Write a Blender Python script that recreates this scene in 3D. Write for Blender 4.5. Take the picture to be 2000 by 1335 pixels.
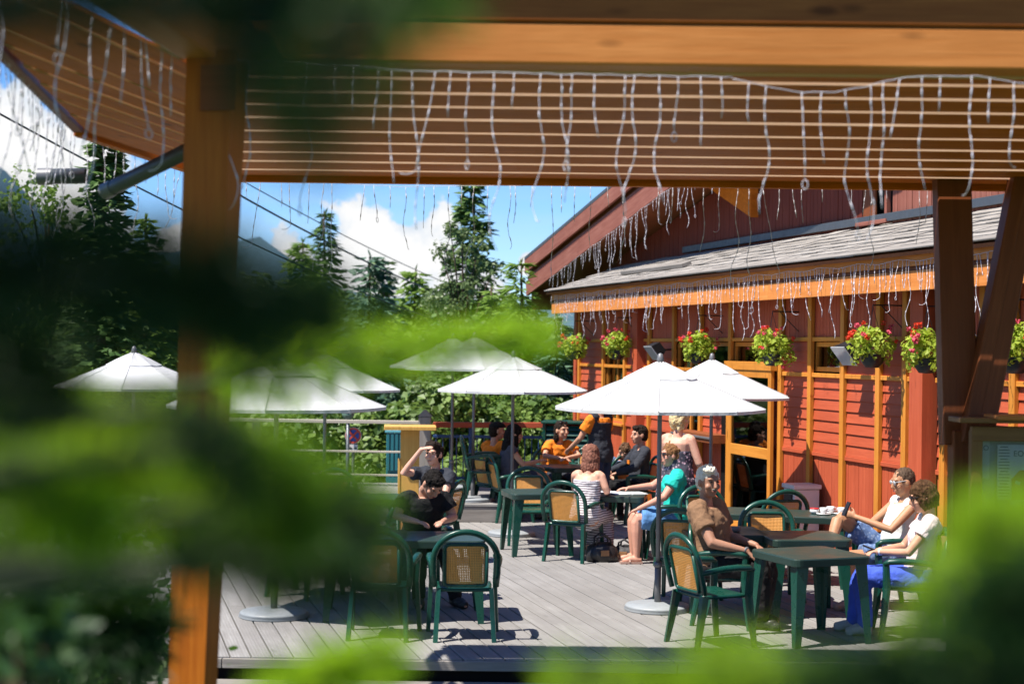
import bpy, bmesh, math, random
from mathutils import Vector, Matrix
R = math.radians
V = Vector
random.seed(7)
scene = bpy.context.scene
for _o in list(bpy.data.objects):
    bpy.data.objects.remove(_o)

# ---------------------------------------------------------------- camera, sky, sun, exposure
FPX, HOR, CAMH, ROLL = 3100.0, 680.0, 2.4, R(0.7)
cam_d = bpy.data.cameras.new('camera')
cam = bpy.data.objects.new('camera', cam_d)
scene.collection.objects.link(cam)
cam_d.sensor_width = 36.0
cam_d.lens = 36.0 * FPX / 2000.0
cam_d.shift_y = (HOR - 667.5) / 2000.0
cam_d.clip_start, cam_d.clip_end = 0.05, 9000
cam.matrix_world = Matrix.Translation((0, 0, CAMH)) @ Matrix.Rotation(R(90), 4, 'X') @ Matrix.Rotation(ROLL, 4, 'Z')
cam_d.dof.use_dof = True
cam_d.dof.focus_distance = 15.5
cam_d.dof.aperture_fstop = 2.0
cam_d.dof.aperture_blades = 0
scene.camera = cam

SX, SY = 0.48, 0.27                                # the light travels (SX, SY, -1)
sun_to = V((-SX, -SY, 1)).normalized()
SUN_EL = math.asin(sun_to.z)
SUN_ROT = math.atan2(sun_to.x, sun_to.y) % (2 * math.pi)
sun_d = bpy.data.lights.new('sun', 'SUN')
sun_d.energy, sun_d.angle, sun_d.color = 5.0, R(0.5), (1.0, 0.95, 0.87)
sun = bpy.data.objects.new('sun', sun_d)
scene.collection.objects.link(sun)
sun.rotation_euler = (-sun_to).to_track_quat('-Z', 'Y').to_euler()
sun.location = (-10, -6, 25)

scene.view_settings.view_transform = 'Standard'
scene.view_settings.look = 'None'
scene.view_settings.exposure = 0.8
scene.view_settings.gamma = 1
scene.render.engine = 'CYCLES'
scene.cycles.use_denoising = True
scene.cycles.max_bounces = 6
scene.cycles.diffuse_bounces = 2
scene.cycles.glossy_bounces = 2
scene.cycles.transmission_bounces = 3
scene.cycles.transparent_max_bounces = 12
scene.cycles.caustics_reflective = False
scene.cycles.caustics_refractive = False

class NT:
    """tiny node-tree helper"""
    def __init__(s, tree):
        s.t = tree
        s.n, s.l = tree.nodes, tree.links
    def add(s, typ, **kw):
        nd = s.n.new(typ)
        for k, v in kw.items():
            if k.startswith('in_'):
                key = k[3:]
                key = int(key) if key.isdigit() else key.replace('_', ' ')
                s.set(nd, key, v)
            else:
                setattr(nd, k, v)
        return nd
    def set(s, nd, key, v):
        if isinstance(v, bpy.types.NodeSocket):
            s.l.new(v, nd.inputs[key])
        else:
            nd.inputs[key].default_value = v
    def math(s, op, a, b=None, c=None, clamp=False):
        nd = s.n.new('ShaderNodeMath'); nd.operation = op; nd.use_clamp = clamp
        for i, v in enumerate((a, b, c)):
            if v is not None: s.set(nd, i, v)
        return nd.outputs[0]
    def vmath(s, op, a, b=None):
        nd = s.n.new('ShaderNodeVectorMath'); nd.operation = op
        for i, v in enumerate((a, b)):
            if v is not None: s.set(nd, i, v)
        return nd.outputs[0] if op not in ('DISTANCE', 'LENGTH', 'DOT_PRODUCT') else nd.outputs['Value']
    def ramp(s, fac, *stops):
        nd = s.n.new('ShaderNodeValToRGB'); s.set(nd, 0, fac)
        el = nd.color_ramp.elements
        while len(el) < len(stops): el.new(0.5)
        for e, (p, c) in zip(el, stops):
            e.position = p; e.color = (*c, 1) if len(c) == 3 else c
        return nd.outputs[0]
    def mix(s, fac, a, b, blend='MIX'):
        nd = s.n.new('ShaderNodeMix'); nd.data_type = 'RGBA'; nd.blend_type = blend
        s.set(nd, 0, fac)
        for k, v in ((6, a), (7, b)):
            if not isinstance(v, bpy.types.NodeSocket) and len(v) == 3: v = (*v, 1)
            s.set(nd, k, v)
        return nd.outputs[2]
    def noise(s, vec, scale, detail=4, rough=0.55, dist=0.0):
        nd = s.n.new('ShaderNodeTexNoise')
        if vec is not None: s.l.new(vec, nd.inputs['Vector'])
        nd.inputs['Scale'].default_value = scale; nd.inputs['Detail'].default_value = detail
        nd.inputs['Roughness'].default_value = rough; nd.inputs['Distortion'].default_value = dist
        return nd.outputs[0]

def build_world():
    w = bpy.data.worlds.new('World'); scene.world = w; w.use_nodes = True
    t = NT(w.node_tree); t.n.clear()
    sky = t.add('ShaderNodeTexSky', sky_type='NISHITA', sun_disc=False, sun_elevation=SUN_EL, sun_rotation=SUN_ROT,
                altitude=1800.0, air_density=1.0, dust_density=0.35, ozone_density=1.6)
    hs = t.add('ShaderNodeHueSaturation', in_Saturation=1.25, in_Value=1.0, in_Color=sky.outputs[0])
    tint = t.mix(1.0, hs.outputs[0], (.84, 1.0, 1.26), 'MULTIPLY')
    bg = t.add('ShaderNodeBackground', in_Color=tint, in_Strength=0.085)
    d = t.add('ShaderNodeTexCoord').outputs['Generated']
    # cumulus heaps: clumps of puffs in a band above the horizon, all the way round
    rnd = random.Random(5)
    puffs = []
    def puff(u, el, r): puffs.append((V((u, 1, el)).normalized(), r))
    for (u, el, r) in ((-.085, .050, .046), (-.118, .036, .036), (-.056, .062, .034), (-.040, .040, .036), (-.14, .05, .026), (-.15, .030, .03), (-.02, .03, .03), (0.014, .053, .012),
                       (-.31, .11, .06), (-.27, .075, .045), (-.35, .07, .06), (-.21, .055, .03)):
        puff(u, el, r)
    for k in range(11):                              # heaps further round, outside the picture
        a = R(40) + k * R(28) + rnd.uniform(-.15, .15)
        for j in range(2):
            aa = a + rnd.uniform(-.06, .06); el = rnd.uniform(.04, .11)
            puffs.append((V((math.sin(aa), math.cos(aa), el)).normalized(), rnd.uniform(.04, .075)))
    n1 = t.noise(d, 30.0, 8, 0.58)
    n2 = t.noise(d, 7.0, 3, 0.5)
    field = None
    for c, r in puffs:
        dist = t.vmath('DISTANCE', d, tuple(c))
        v = t.math('SUBTRACT', 1.0, t.math('DIVIDE', dist, r))
        field = v if field is None else t.math('SMOOTH_MAX', field, v, 0.12)
    f = t.math('ADD', field, t.math('MULTIPLY', t.math('SUBTRACT', n1, 0.5), 2.1))
    f = t.math('ADD', f, t.math('MULTIPLY', t.math('SUBTRACT', n2, 0.5), 0.7))
    mask = t.ramp(f, (0.22, (0, 0, 0)), (0.36, (1, 1, 1)))
    # thin high haze streaks
    mp = t.add('ShaderNodeMapping', in_Vector=d, in_Scale=(3, 3, 26))
    n3 = t.noise(mp.outputs[0], 2.2, 5, 0.6)
    wisp = t.math('MULTIPLY', t.ramp(n3, (0.48, (0, 0, 0)), (0.8, (1, 1, 1))), 0.22)
    body = t.ramp(t.math('ADD', f, t.math('MULTIPLY', t.math('SUBTRACT', t.noise(d, 40, 5, .6), .5), 1.2)), (0.15, (0.70, 0.79, 0.90)), (0.62, (1.0, 1.0, 1.0)))
    cl = t.add('ShaderNodeBackground', in_Color=body, in_Strength=0.58)
    m = t.add('ShaderNodeMixShader', in_0=t.math('MAXIMUM', mask, wisp))
    t.l.new(bg.outputs[0], m.inputs[1]); t.l.new(cl.outputs[0], m.inputs[2])
    out = t.add('ShaderNodeOutputWorld')
    t.l.new(m.outputs[0], out.inputs[0])
build_world()

# ---------------------------------------------------------------- helpers: from a place in the photo to a point in the world
_c, _s = math.cos(ROLL), math.sin(ROLL)
def unroll(x, y):
    dx, dy = x - 1000.0, y - HOR
    return dx * _c + dy * _s, -dx * _s + dy * _c
def P(x, y, Z):
    dx, dy = unroll(x, y)
    return V((dx / FPX * Z, Z, CAMH - dy / FPX * Z))
def G(x, y, z0=0.0):
    dx, dy = unroll(x, y)
    Z = FPX * (CAMH - z0) / dy
    return V((dx / FPX * Z, Z, z0))

# ---------------------------------------------------------------- materials
MATS = {}
def new_mat(name):
    m = bpy.data.materials.new(name); m.use_nodes = True
    t = NT(m.node_tree); t.n.clear()
    out = t.add('ShaderNodeOutputMaterial')
    return m, t, out
def principled(t, out, **kw):
    b = t.add('ShaderNodeBsdfPrincipled')
    for k, v in kw.items():
        key = k.replace('_', ' ')
        if not isinstance(v, bpy.types.NodeSocket) and hasattr(v, '__len__') and len(v) == 3 and key in ('Base Color', 'Emission Color'): v = (*v, 1)
        t.set(b, key, v)
    t.l.new(b.outputs[0], out.inputs[0])
    return b
def bump(t, b, h, strength=0.3, dist=0.01):
    nd = t.add('ShaderNodeBump', in_Strength=strength, in_Distance=dist, in_Height=h)
    t.l.new(nd.outputs[0], b.inputs['Normal'])
def sc(c, k): return tuple(min(1, x * k) for x in c)

def mat_plain(name, col, rough=0.5, var=0.15, scale=8, bmp=0.1, spec=0.5, metal=0.0):
    if name in MATS: return MATS[name]
    m, t, out = new_mat(name)
    oc = t.add('ShaderNodeTexCoord').outputs['Object']
    n = t.noise(oc, scale, 5)
    rn = t.add('ShaderNodeObjectInfo').outputs['Random']
    col_o = t.mix(n, sc(col, 1 - var), sc(col, 1 + var))
    col_o = t.mix(t.math('MULTIPLY', rn, .5), col_o, sc(col, 1 - var * .6))
    b = principled(t, out, Base_Color=col_o, Roughness=rough, Metallic=metal, Specular_IOR_Level=spec)
    r = t.ramp(t.noise(oc, scale * 3, 4), (0.3, (max(0, rough - .12),) * 3), (0.7, (min(1, rough + .12),) * 3))
    t.l.new(r, b.inputs['Roughness'])
    if bmp: bump(t, b, t.noise(oc, scale * 6, 4), bmp, 0.004)
    MATS[name] = m
    return m

def mat_wood(name, col, dark, rough=0.55, axis='X', scale=1.0, var=0.35, knots=0.5, bmp=0.3, groove=0, grain=1.0, spec=0.12):
    """wood with the grain along the local axis; every object shifts the pattern and the tone"""
    if name in MATS: return MATS[name]
    m, t, out = new_mat(name)
    oc = t.add('ShaderNodeTexCoord').outputs['Object']
    oi = t.add('ShaderNodeObjectInfo').outputs['Random']
    off = t.vmath('MULTIPLY', (37.0, 11.0, 23.0), None)
    nd = off.node; t.l.new(t.add('ShaderNodeCombineXYZ', in_0=oi, in_1=oi, in_2=oi).outputs[0], nd.inputs[1])
    p = t.vmath('ADD', oc, off)
    s = {'X': (0.7, 14, 14), 'Y': (14, 0.7, 14), 'Z': (14, 14, 0.7)}[axis]
    mp = t.add('ShaderNodeMapping', in_Vector=p, in_Scale=tuple(v * scale for v in s))
    g = t.noise(mp.outputs[0], 2.2, 6, 0.62, 0.6)
    fine = t.noise(mp.outputs[0], 11.0, 4, 0.6)
    big = t.noise(p, 1.6, 3)
    f = t.math('ADD', t.math('MULTIPLY', g, 0.75), t.math('MULTIPLY', fine, 0.35))
    c = t.mix(t.ramp(f, (0.35, (0, 0, 0)), (0.72, (1, 1, 1))), dark, col)
    c = t.mix(t.math('MULTIPLY', t.ramp(big, (.35, (1, 1, 1)), (.65, (0, 0, 0))), .35 * grain), c, sc(dark, .8))
    c = t.mix(t.math('MULTIPLY', oi, var), c, sc(dark, 1.0))
    if knots:
        mk = t.add('ShaderNodeMapping', in_Vector=p, in_Scale={'X': (1.6, 5, 5), 'Y': (5, 1.6, 5), 'Z': (5, 5, 1.6)}[axis])
        vo = t.add('ShaderNodeTexVoronoi', in_Vector=mk.outputs[0], in_Scale=0.9)
        k = t.ramp(vo.outputs[0], (0.05, (1, 1, 1)), (0.13, (0, 0, 0)))
        c = t.mix(t.math('MULTIPLY', k, knots), c, sc(dark, .28))
    b = principled(t, out, Base_Color=c, Roughness=rough, Specular_IOR_Level=spec)
    h = f
    if groove:
        sx = t.add('ShaderNodeSeparateXYZ', in_0=oc)
        w = t.math('SINE', t.math('MULTIPLY', sx.outputs[1], 2 * math.pi / groove))
        h = t.math('ADD', t.math('MULTIPLY', w, 0.3), f)
        st = t.ramp(t.noise(t.add('ShaderNodeNewGeometry').outputs['Position'], .9, 5, .65), (.42, (0, 0, 0)), (.62, (1, 1, 1)))
        c2 = t.mix(t.math('MULTIPLY', st, .38), c, sc(dark, .75))
        t.l.new(c2, b.inputs['Base Color'])
    bump(t, b, h, bmp, 0.006)
    MATS[name] = m
    return m

def mat_leaf(name, c1, c2, trans=0.35, rough=0.5, tint=None, spec=.3):
    if name in MATS: return MATS[name]
    m, t, out = new_mat(name)
    rn = t.add('ShaderNodeNewGeometry').outputs['Random Per Island']
    oc = t.add('ShaderNodeTexCoord').outputs['Object']
    c = t.mix(rn, c1, c2)
    c = t.mix(t.ramp(t.noise(oc, 1.3, 3), (.4, (0, 0, 0)), (.65, (1, 1, 1))), c, t.mix(.5, c, sc(c1, .7)))
    b = t.add('ShaderNodeBsdfPrincipled', in_Base_Color=c, in_Roughness=rough)
    b.inputs['Specular IOR Level'].default_value = spec
    tr = t.add('ShaderNodeBsdfTranslucent', in_Color=t.mix(.5, c, tint or sc(c2, 1.2)))
    mx = t.add('ShaderNodeMixShader', in_0=trans)
    t.l.new(b.outputs[0], mx.inputs[1]); t.l.new(tr.outputs[0], mx.inputs[2])
    t.l.new(mx.outputs[0], out.inputs[0])
    MATS[name] = m
    return m

def mat_cane():
    if 'cane' in MATS: return MATS['cane']
    m, t, out = new_mat('cane')
    oc = t.add('ShaderNodeTexCoord').outputs['Object']
    s = t.add('ShaderNodeSeparateXYZ', in_0=oc)
    k = 2 * math.pi / 0.014
    a = t.math('SINE', t.math('MULTIPLY', s.outputs[0], k)); bb = t.math('SINE', t.math('MULTIPLY', s.outputs[2], k))
    hole = t.math('GREATER_THAN', t.math('MULTIPLY', t.math('MAXIMUM', a, 0), t.math('MAXIMUM', bb, 0)), 0.28)
    w = t.math('ADD', t.math('MULTIPLY', a, .5), t.math('MULTIPLY', bb, .5))
    c = t.mix(t.ramp(w, (.1, (0, 0, 0)), (.9, (1, 1, 1))), (.86, .40, .09), (.66, .26, .05))
    c = t.mix(t.noise(oc, 6, 3), c, (.78, .34, .075))
    b = t.add('ShaderNodeBsdfPrincipled', in_Base_Color=c, in_Roughness=.5)
    nd = t.add('ShaderNodeBump', in_Strength=.5, in_Distance=.003, in_Height=w); t.l.new(nd.outputs[0], b.inputs['Normal'])
    tl = t.add('ShaderNodeBsdfTranslucent', in_Color=(.5, .2, .04, 1))
    m1 = t.add('ShaderNodeMixShader', in_0=.15); t.l.new(b.outputs[0], m1.inputs[1]); t.l.new(tl.outputs[0], m1.inputs[2])
    tp = t.add('ShaderNodeBsdfTransparent')
    mx = t.add('ShaderNodeMixShader', in_0=hole)
    t.l.new(m1.outputs[0], mx.inputs[1]); t.l.new(tp.outputs[0], mx.inputs[2]); t.l.new(mx.outputs[0], out.inputs[0])
    MATS['cane'] = m
    return m

def mat_cloth_white():
    if 'canopy' in MATS: return MATS['canopy']
    m, t, out = new_mat('canopy')
    oc = t.add('ShaderNodeTexCoord').outputs['Object']
    n = t.noise(oc, 2.5, 5)
    c = t.mix(n, (.60, .595, .585), (.68, .68, .675))
    b = t.add('ShaderNodeBsdfPrincipled', in_Base_Color=c, in_Roughness=.85)
    nd = t.add('ShaderNodeBump', in_Strength=.5, in_Distance=.04, in_Height=t.noise(oc, 4, 3, .5, 1.0)); t.l.new(nd.outputs[0], b.inputs['Normal'])
    tr = t.add('ShaderNodeBsdfTranslucent', in_Color=(.75, .74, .7, 1))
    mx = t.add('ShaderNodeMixShader', in_0=.13)
    t.l.new(b.outputs[0], mx.inputs[1]); t.l.new(tr.outputs[0], mx.inputs[2]); t.l.new(mx.outputs[0], out.inputs[0])
    MATS['canopy'] = m
    return m

def mat_glass(name, tint=(.55, .5, .45), refl=.14):
    if name in MATS: return MATS[name]
    m, t, out = new_mat(name)
    tp = t.add('ShaderNodeBsdfTransparent', in_Color=(*tint, 1))
    gl = t.add('ShaderNodeBsdfGlossy', in_Roughness=.03, in_Color=(.9, .9, .9, 1))
    fr = t.add('ShaderNodeFresnel', in_IOR=1.5)
    mx = t.add('ShaderNodeMixShader', in_0=t.math('ADD', fr.outputs[0], refl - .04, clamp=True))
    t.l.new(tp.outputs[0], mx.inputs[1]); t.l.new(gl.outputs[0], mx.inputs[2]); t.l.new(mx.outputs[0], out.inputs[0])
    MATS[name] = m
    return m

def mat_stripes(name, c1, c2, freq, axis=2, wob=6, rough=.8):
    if name in MATS: return MATS[name]
    m, t, out = new_mat(name)
    oc = t.add('ShaderNodeTexCoord').outputs['Object']
    s = t.add('ShaderNodeSeparateXYZ', in_0=oc)
    n = t.noise(oc, 7, 2)
    w = t.math('SINE', t.math('ADD', t.math('MULTIPLY', s.outputs[axis], freq), t.math('MULTIPLY', n, wob)))
    c = t.mix(t.ramp(w, (.35, (0, 0, 0)), (.5, (1, 1, 1))), c1, c2)
    b = principled(t, out, Base_Color=c, Roughness=rough)
    bump(t, b, t.noise(oc, 12, 4), .4, .02)
    MATS[name] = m
    return m

def mat_floral(name, base, spots, scale=22):
    if name in MATS: return MATS[name]
    m, t, out = new_mat(name)
    oc = t.add('ShaderNodeTexCoord').outputs['Object']
    v = t.add('ShaderNodeTexVoronoi', in_Vector=oc, in_Scale=scale)
    c = t.mix(t.ramp(v.outputs[0], (.25, (1, 1, 1)), (.4, (0, 0, 0))), base, t.mix(t.noise(oc, 9, 1), spots[0], spots[1]))
    b = principled(t, out, Base_Color=c, Roughness=.8)
    bump(t, b, t.noise(oc, 12, 4), .4, .02)
    MATS[name] = m
    return m

def mat_cloth(name, col, var=.2, rough=.85):
    if name in MATS: return MATS[name]
    m, t, out = new_mat(name)
    oc = t.add('ShaderNodeTexCoord').outputs['Object']
    n = t.noise(oc, 9, 4, .6, .5)
    c = t.mix(n, sc(col, 1 - var), sc(col, 1 + var))
    b = principled(t, out, Base_Color=c, Roughness=rough, Specular_IOR_Level=.2)
    bump(t, b, t.noise(oc, 10, 3, .5, 1.2), .6, .025)
    MATS[name] = m
    return m

# ---------------------------------------------------------------- mesh helpers
COL = scene.collection
WM = {}
WORLD = Matrix.Identity(4)
class MB:
    def __init__(s): s.v, s.f, s.m = [], [], []
    def add(s, vs, fs, mi=0):
        o = len(s.v); s.v.extend(tuple(v) for v in vs)
        for f in fs: s.f.append([i + o for i in f]); s.m.append(mi)
    def box(s, c, d, rot=None, mi=0):
        c = V(c); h = V(d) / 2
        vs = [V((x * h.x, y * h.y, z * h.z)) for x in (-1, 1) for y in (-1, 1) for z in (-1, 1)]
        if rot is not None: vs = [rot @ v for v in vs]
        s.add([v + c for v in vs], [(0, 1, 3, 2), (4, 6, 7, 5), (0, 4, 5, 1), (2, 3, 7, 6), (0, 2, 6, 4), (1, 5, 7, 3)], mi)
    def hexa(s, bot, top, mi=0):
        n = len(bot)
        s.add(list(bot) + list(top), [tuple(reversed(range(n))), tuple(range(n, 2 * n))] + [(i, (i + 1) % n, n + (i + 1) % n, n + i) for i in range(n)], mi)
    def rings(s, rings, cap=True, mi=0, closed=True):
        n = len(rings[0]); vs = [p for r in rings for p in r]; fs = []
        for k in range(len(rings) - 1):
            for i in range(n if closed else n - 1):
                j = (i + 1) % n
                fs.append((k * n + i, k * n + j, (k + 1) * n + j, (k + 1) * n + i))
        if cap:
            fs.append(tuple(reversed(range(n)))); fs.append(tuple(range((len(rings) - 1) * n, len(rings) * n)))
        s.add(vs, fs, mi)
    def tube(s, path, rad, n=8, flat=1.0, up=(0, 0, 1), cap=True, mi=0):
        path = [V(p) for p in path]
        if not hasattr(rad, '__len__'): rad = [rad] * len(path)
        rs = []; prev = None
        for i, p in enumerate(path):
            a = path[max(0, i - 1)]; b = path[min(len(path) - 1, i + 1)]
            d = (b - a).normalized() if (b - a).length > 1e-9 else V((0, 0, 1))
            if prev is None:
                u = V(up); u = u - d * u.dot(d)
                if u.length < 1e-3: u = V((0, 1, 0)) - d * d.y
                if u.length < 1e-3: u = V((1, 0, 0)) - d * d.x
            else:
                u = prev - d * prev.dot(d)
            u.normalize(); prev = u; w = d.cross(u)
            rs.append([p + (w * math.cos(2 * math.pi * k / n) * flat + u * math.sin(2 * math.pi * k / n)) * rad[i] for k in range(n)])
        s.rings(rs, cap, mi)
    def lathe(s, prof, n=16, c=(0, 0, 0), mi=0, cap=True):
        c = V(c)
        s.rings([[c + V((r * math.cos(2 * math.pi * k / n), r * math.sin(2 * math.pi * k / n), z)) for k in range(n)] for r, z in prof], cap, mi)
    def ell(s, c, r, n=10, m=7, rot=None, mi=0):
        c = V(c); vs = []
        for i in range(1, m):
            th = math.pi * i / m
            for k in range(n):
                ph = 2 * math.pi * k / n
                p = V((r[0] * math.sin(th) * math.cos(ph), r[1] * math.sin(th) * math.sin(ph), -r[2] * math.cos(th)))
                vs.append(c + (rot @ p if rot is not None else p))
        b = V((0, 0, -r[2])); t = V((0, 0, r[2]))
        if rot is not None: b, t = rot @ b, rot @ t
        vs += [c + b, c + t]; nb = (m - 1) * n
        fs = [(i * n + k, i * n + (k + 1) % n, (i + 1) * n + (k + 1) % n, (i + 1) * n + k) for i in range(m - 2) for k in range(n)]
        fs += [(nb, (k + 1) % n, k) for k in range(n)] + [(nb + 1, (m - 2) * n + k, (m - 2) * n + (k + 1) % n) for k in range(n)]
        s.add(vs, fs, mi)
    def quad(s, a, b, c, d, mi=0): s.add((a, b, c, d), [(0, 1, 2, 3)], mi)
    def mesh(s, name, mats, smooth=False):
        me = bpy.data.meshes.new(name); me.from_pydata([tuple(v) for v in s.v], [], s.f)
        for mt in (mats if isinstance(mats, (list, tuple)) else [mats]): me.materials.append(mt)
        if any(s.m): me.polygons.foreach_set('material_index', s.m)
        if smooth: me.polygons.foreach_set('use_smooth', [True] * len(s.f))
        me.update()
        return me
    def build(s, name, mats, parent=None, smooth=False, W=None):
        return link(name, s.mesh(name, mats, smooth), parent, W)

def link(name, me, parent=None, W=None):
    """W: world matrix of the new object (identity when left out); with a parent it is turned into a local one"""
    o = bpy.data.objects.new(name, me); COL.objects.link(o)
    if parent is not None and W is None:             # modelled in the parent's own frame
        o.parent = parent
        WM[o.name] = WM.get(parent.name, Matrix.Identity(4)).copy()
        return o
    W = W if W is not None else Matrix.Identity(4)
    if parent is not None:
        o.parent = parent
        o.matrix_basis = WM.get(parent.name, Matrix.Identity(4)).inverted() @ W
    else:
        o.matrix_basis = W
    WM[o.name] = W.copy()
    return o
def tag(o, label=None, cat=None, group=None, kind=None):
    if label: o['label'] = label
    if cat: o['category'] = cat
    if group: o['group'] = group
    if kind: o['kind'] = kind
    return o
def thing(name, label, cat, loc=(0, 0, 0), rz=0.0, group=None):
    W = Matrix.Translation(V(loc)) @ Matrix.Rotation(rz, 4, 'Z')
    o = link(name, None, None, W); o.empty_display_size = .2
    return tag(o, label, cat, group)
def place(o, loc, rz=0.0, s=1.0):
    W = Matrix.Translation(V(loc)) @ Matrix.Rotation(rz, 4, 'Z') @ Matrix.Scale(s, 4)
    o.matrix_basis = W; WM[o.name] = W.copy(); return o
CH = {}
def copy_tree(o, parent=None):
    c = o.copy(); COL.objects.link(c)
    if parent is not None: c.parent = parent
    WM[c.name] = WM.get(o.name, Matrix.Identity(4)).copy()
    for ch in list(o.children): copy_tree(ch, c)
    return c
def structure(o): o['kind'] = 'structure'; return o
_bx = {}
def beam_mesh(L, w, h, mat, bev):
    key = (round(L, 3), round(w, 4), round(h, 4), mat.name, bev)
    if key not in _bx:
        bm = bmesh.new(); bmesh.ops.create_cube(bm, size=1)
        for v in bm.verts: v.co = V((v.co.x * L, v.co.y * w, v.co.z * h))
        if bev: bmesh.ops.bevel(bm, geom=list(bm.edges), offset=bev, segments=1, affect='EDGES', profile=.5)
        me = bpy.data.meshes.new('beam'); bm.to_mesh(me); bm.free(); me.materials.append(mat)
        _bx[key] = me
    return _bx[key]
def beam(name, a, b, w, h, mat, parent=None, up=(0, 0, 1), bev=.005):
    a, b = V(a), V(b); x = (b - a).normalized(); u = V(up)
    y = u.cross(x)
    if y.length < 1e-4: y = V((0, 1, 0)).cross(x)
    y.normalize(); z = x.cross(y)
    W = Matrix.Translation((a + b) / 2) @ Matrix((x, y, z)).transposed().to_4x4()
    return link(name, beam_mesh((b - a).length, w, h, mat, bev), parent, W)
# ---------------------------------------------------------------- ground, hills
M_GRASS = mat_plain('grass_ground', (.07, .10, .03), .9, .4, 1.5, .4, .1)
M_REDW = mat_wood('red_boards', (.60, .130, .058), (.42, .078, .034), .5, 'X', 1.0, .45, .3, .25)
M_ORANGE = mat_wood('orange_battens', (.74, .31, .052), (.54, .19, .028), .45, 'X', 1.0, .35, .5, .2)
M_PINE = mat_wood('oiled_pine', (.80, .235, .028), (.50, .115, .012), .5, 'X', .8, .45, .95, .25, spec=.03)
M_LITEDGE = mat_wood('sunlit_pale_edge', (.88, .62, .46), (.74, .48, .32), .7, 'X', .8, .1, .2, .2)  # pale tone carries the sunlight on the slat edges
M_PINEL = mat_wood('pale_pine', (.80, .31, .085), (.58, .19, .04), .5, 'X', .8, .15, .7, .3)
M_BROWN = mat_wood('brown_timber', (.30, .095, .035), (.18, .052, .02), .5, 'X', .8, .25, .4, .25)
M_SHADEPINE = mat_wood('shaded_dark_pine', (.48, .15, .03), (.28, .072, .014), .5, 'X', .8, .2, .7, .25)  # dark tone puts the shade on the upper beam into the wood
M_RAKE = mat_wood('weathered_and_sunlit_red', (.36, .15, .11), (.22, .07, .05), .7, 'X', .7, .3, .3, .4)
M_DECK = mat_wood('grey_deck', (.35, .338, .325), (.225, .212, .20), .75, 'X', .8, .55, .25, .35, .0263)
M_GABLE_SHADE = mat_wood('shaded_gable_red', (.24, .055, .034), (.15, .030, .018), .6, 'X', 1.0, .4, .3, .3)  # shade under the rake is put into this darker red
M_GREYW = mat_wood('grey_wood', (.36, .33, .30), (.2, .18, .16), .8, 'X', .8, .4, .4, .5)
M_SHINGLE = mat_wood('grey_shingle', (.46, .43, .395), (.25, .225, .20), .85, 'X', 1.2, .7, .2, .8)
M_DARK = mat_plain('dark_void', (.012, .009, .008), .8, .3, 4, .1, .1)
M_METAL = mat_plain('grey_metal', (.17, .17, .175), .45, .15, 6, .1, .4, .25)
M_PIPE = mat_plain('dark_zinc', (.10, .11, .125), .45, .25, 6, .1, .5, .4)
M_WIRE = mat_plain('white_wire', (.66, .63, .67), .35, .06, 20, 0)
M_BLACK = mat_plain('black', (.012, .012, .014), .5, .3, 10, .1)
M_WHITE = mat_plain('white_paint', (.72, .71, .69), .5, .08, 6, .05)
M_TEAL = mat_plain('teal_paint', (.02, .16, .19), .4, .2, 6, .1)
M_BLUE = mat_plain('blue_paint', (.02, .06, .17), .4, .2, 6, .1)

def hgt(x, y):
    h = -.62
    if y > 26: h -= min(5.0, (y - 26) * .28)
    if y > 90: h += (y - 90) * .012
    if x < -7: h += 0
    return h + .05 * math.sin(x * .7) * math.cos(y * .45)
g = MB()
xs = [-2600, -900, -300, -120, -60, -30, -20, -14, -10, -7, -5, -3, -1, 1, 3, 5, 7, 10, 14, 20, 30, 60, 120, 300, 900, 2600]
ys = [-300, -60, -20, -8, -3, 0, 3, 6, 8, 10, 12, 14, 18, 22, 26, 28, 30, 33, 36, 40, 46, 52, 60, 75, 90, 130, 200, 350, 700, 1500, 3200]
g.v = [(x, y, hgt(x, y)) for y in ys for x in xs]
nx = len(xs)
for j in range(len(ys) - 1):
    for i in range(nx - 1):
        g.f.append([j * nx + i, j * nx + i + 1, (j + 1) * nx + i + 1, (j + 1) * nx + i]); g.m.append(0)
structure(g.build('ground', M_GRASS, smooth=True))

M_HILL = mat_plain('hazy_hill_forest', (.07, .12, .15), .95, .35, .012, 0, .0)  # bluish forest colour carries the distant haze
def hills(name, pts, Y, depth, mat, seed):
    rnd = random.Random(seed); mb = MB()
    rows = []
    n = 90
    def prof(u):
        for (a, ya), (b, yb) in zip(pts, pts[1:]):
            if a <= u <= b: return ya + (yb - ya) * (u - a) / (b - a)
        return pts[0][1] if u < pts[0][0] else pts[-1][1]
    for r in range(7):
        k = r / 6
        row = []
        for i in range(n + 1):
            u = pts[0][0] + (pts[-1][0] - pts[0][0]) * i / n
            top = prof(u)
            y = Y - depth * (1 - k)
            z = -40 + (CAMH + top * Y + 40) * (k ** 1.2) + rnd.uniform(-1, 1) * Y * .0028 * k
            row.append((u * y, y, z))
        rows.append(row)
    for a in rows: mb.v.extend(a)
    for r in range(6):
        for i in range(n):
            mb.f.append([r * (n + 1) + i, r * (n + 1) + i + 1, (r + 1) * (n + 1) + i + 1, (r + 1) * (n + 1) + i]); mb.m.append(0)
    return structure(mb.build(name, mat, smooth=True))
hills('hills', [(-1.2, .10), (-.55, .16), (-.36, .135), (-.325, .112), (-.30, .085), (-.26, .055), (-.215, .058), (-.19, .064), (-.165, .066), (-.155, .066), (-.14, .055), (-.125, .04), (-.09, .032), (0, .03), (.1, .035), (.4, .07), (1.2, .1)], 2600, 1100, M_HILL, 3)

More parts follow.
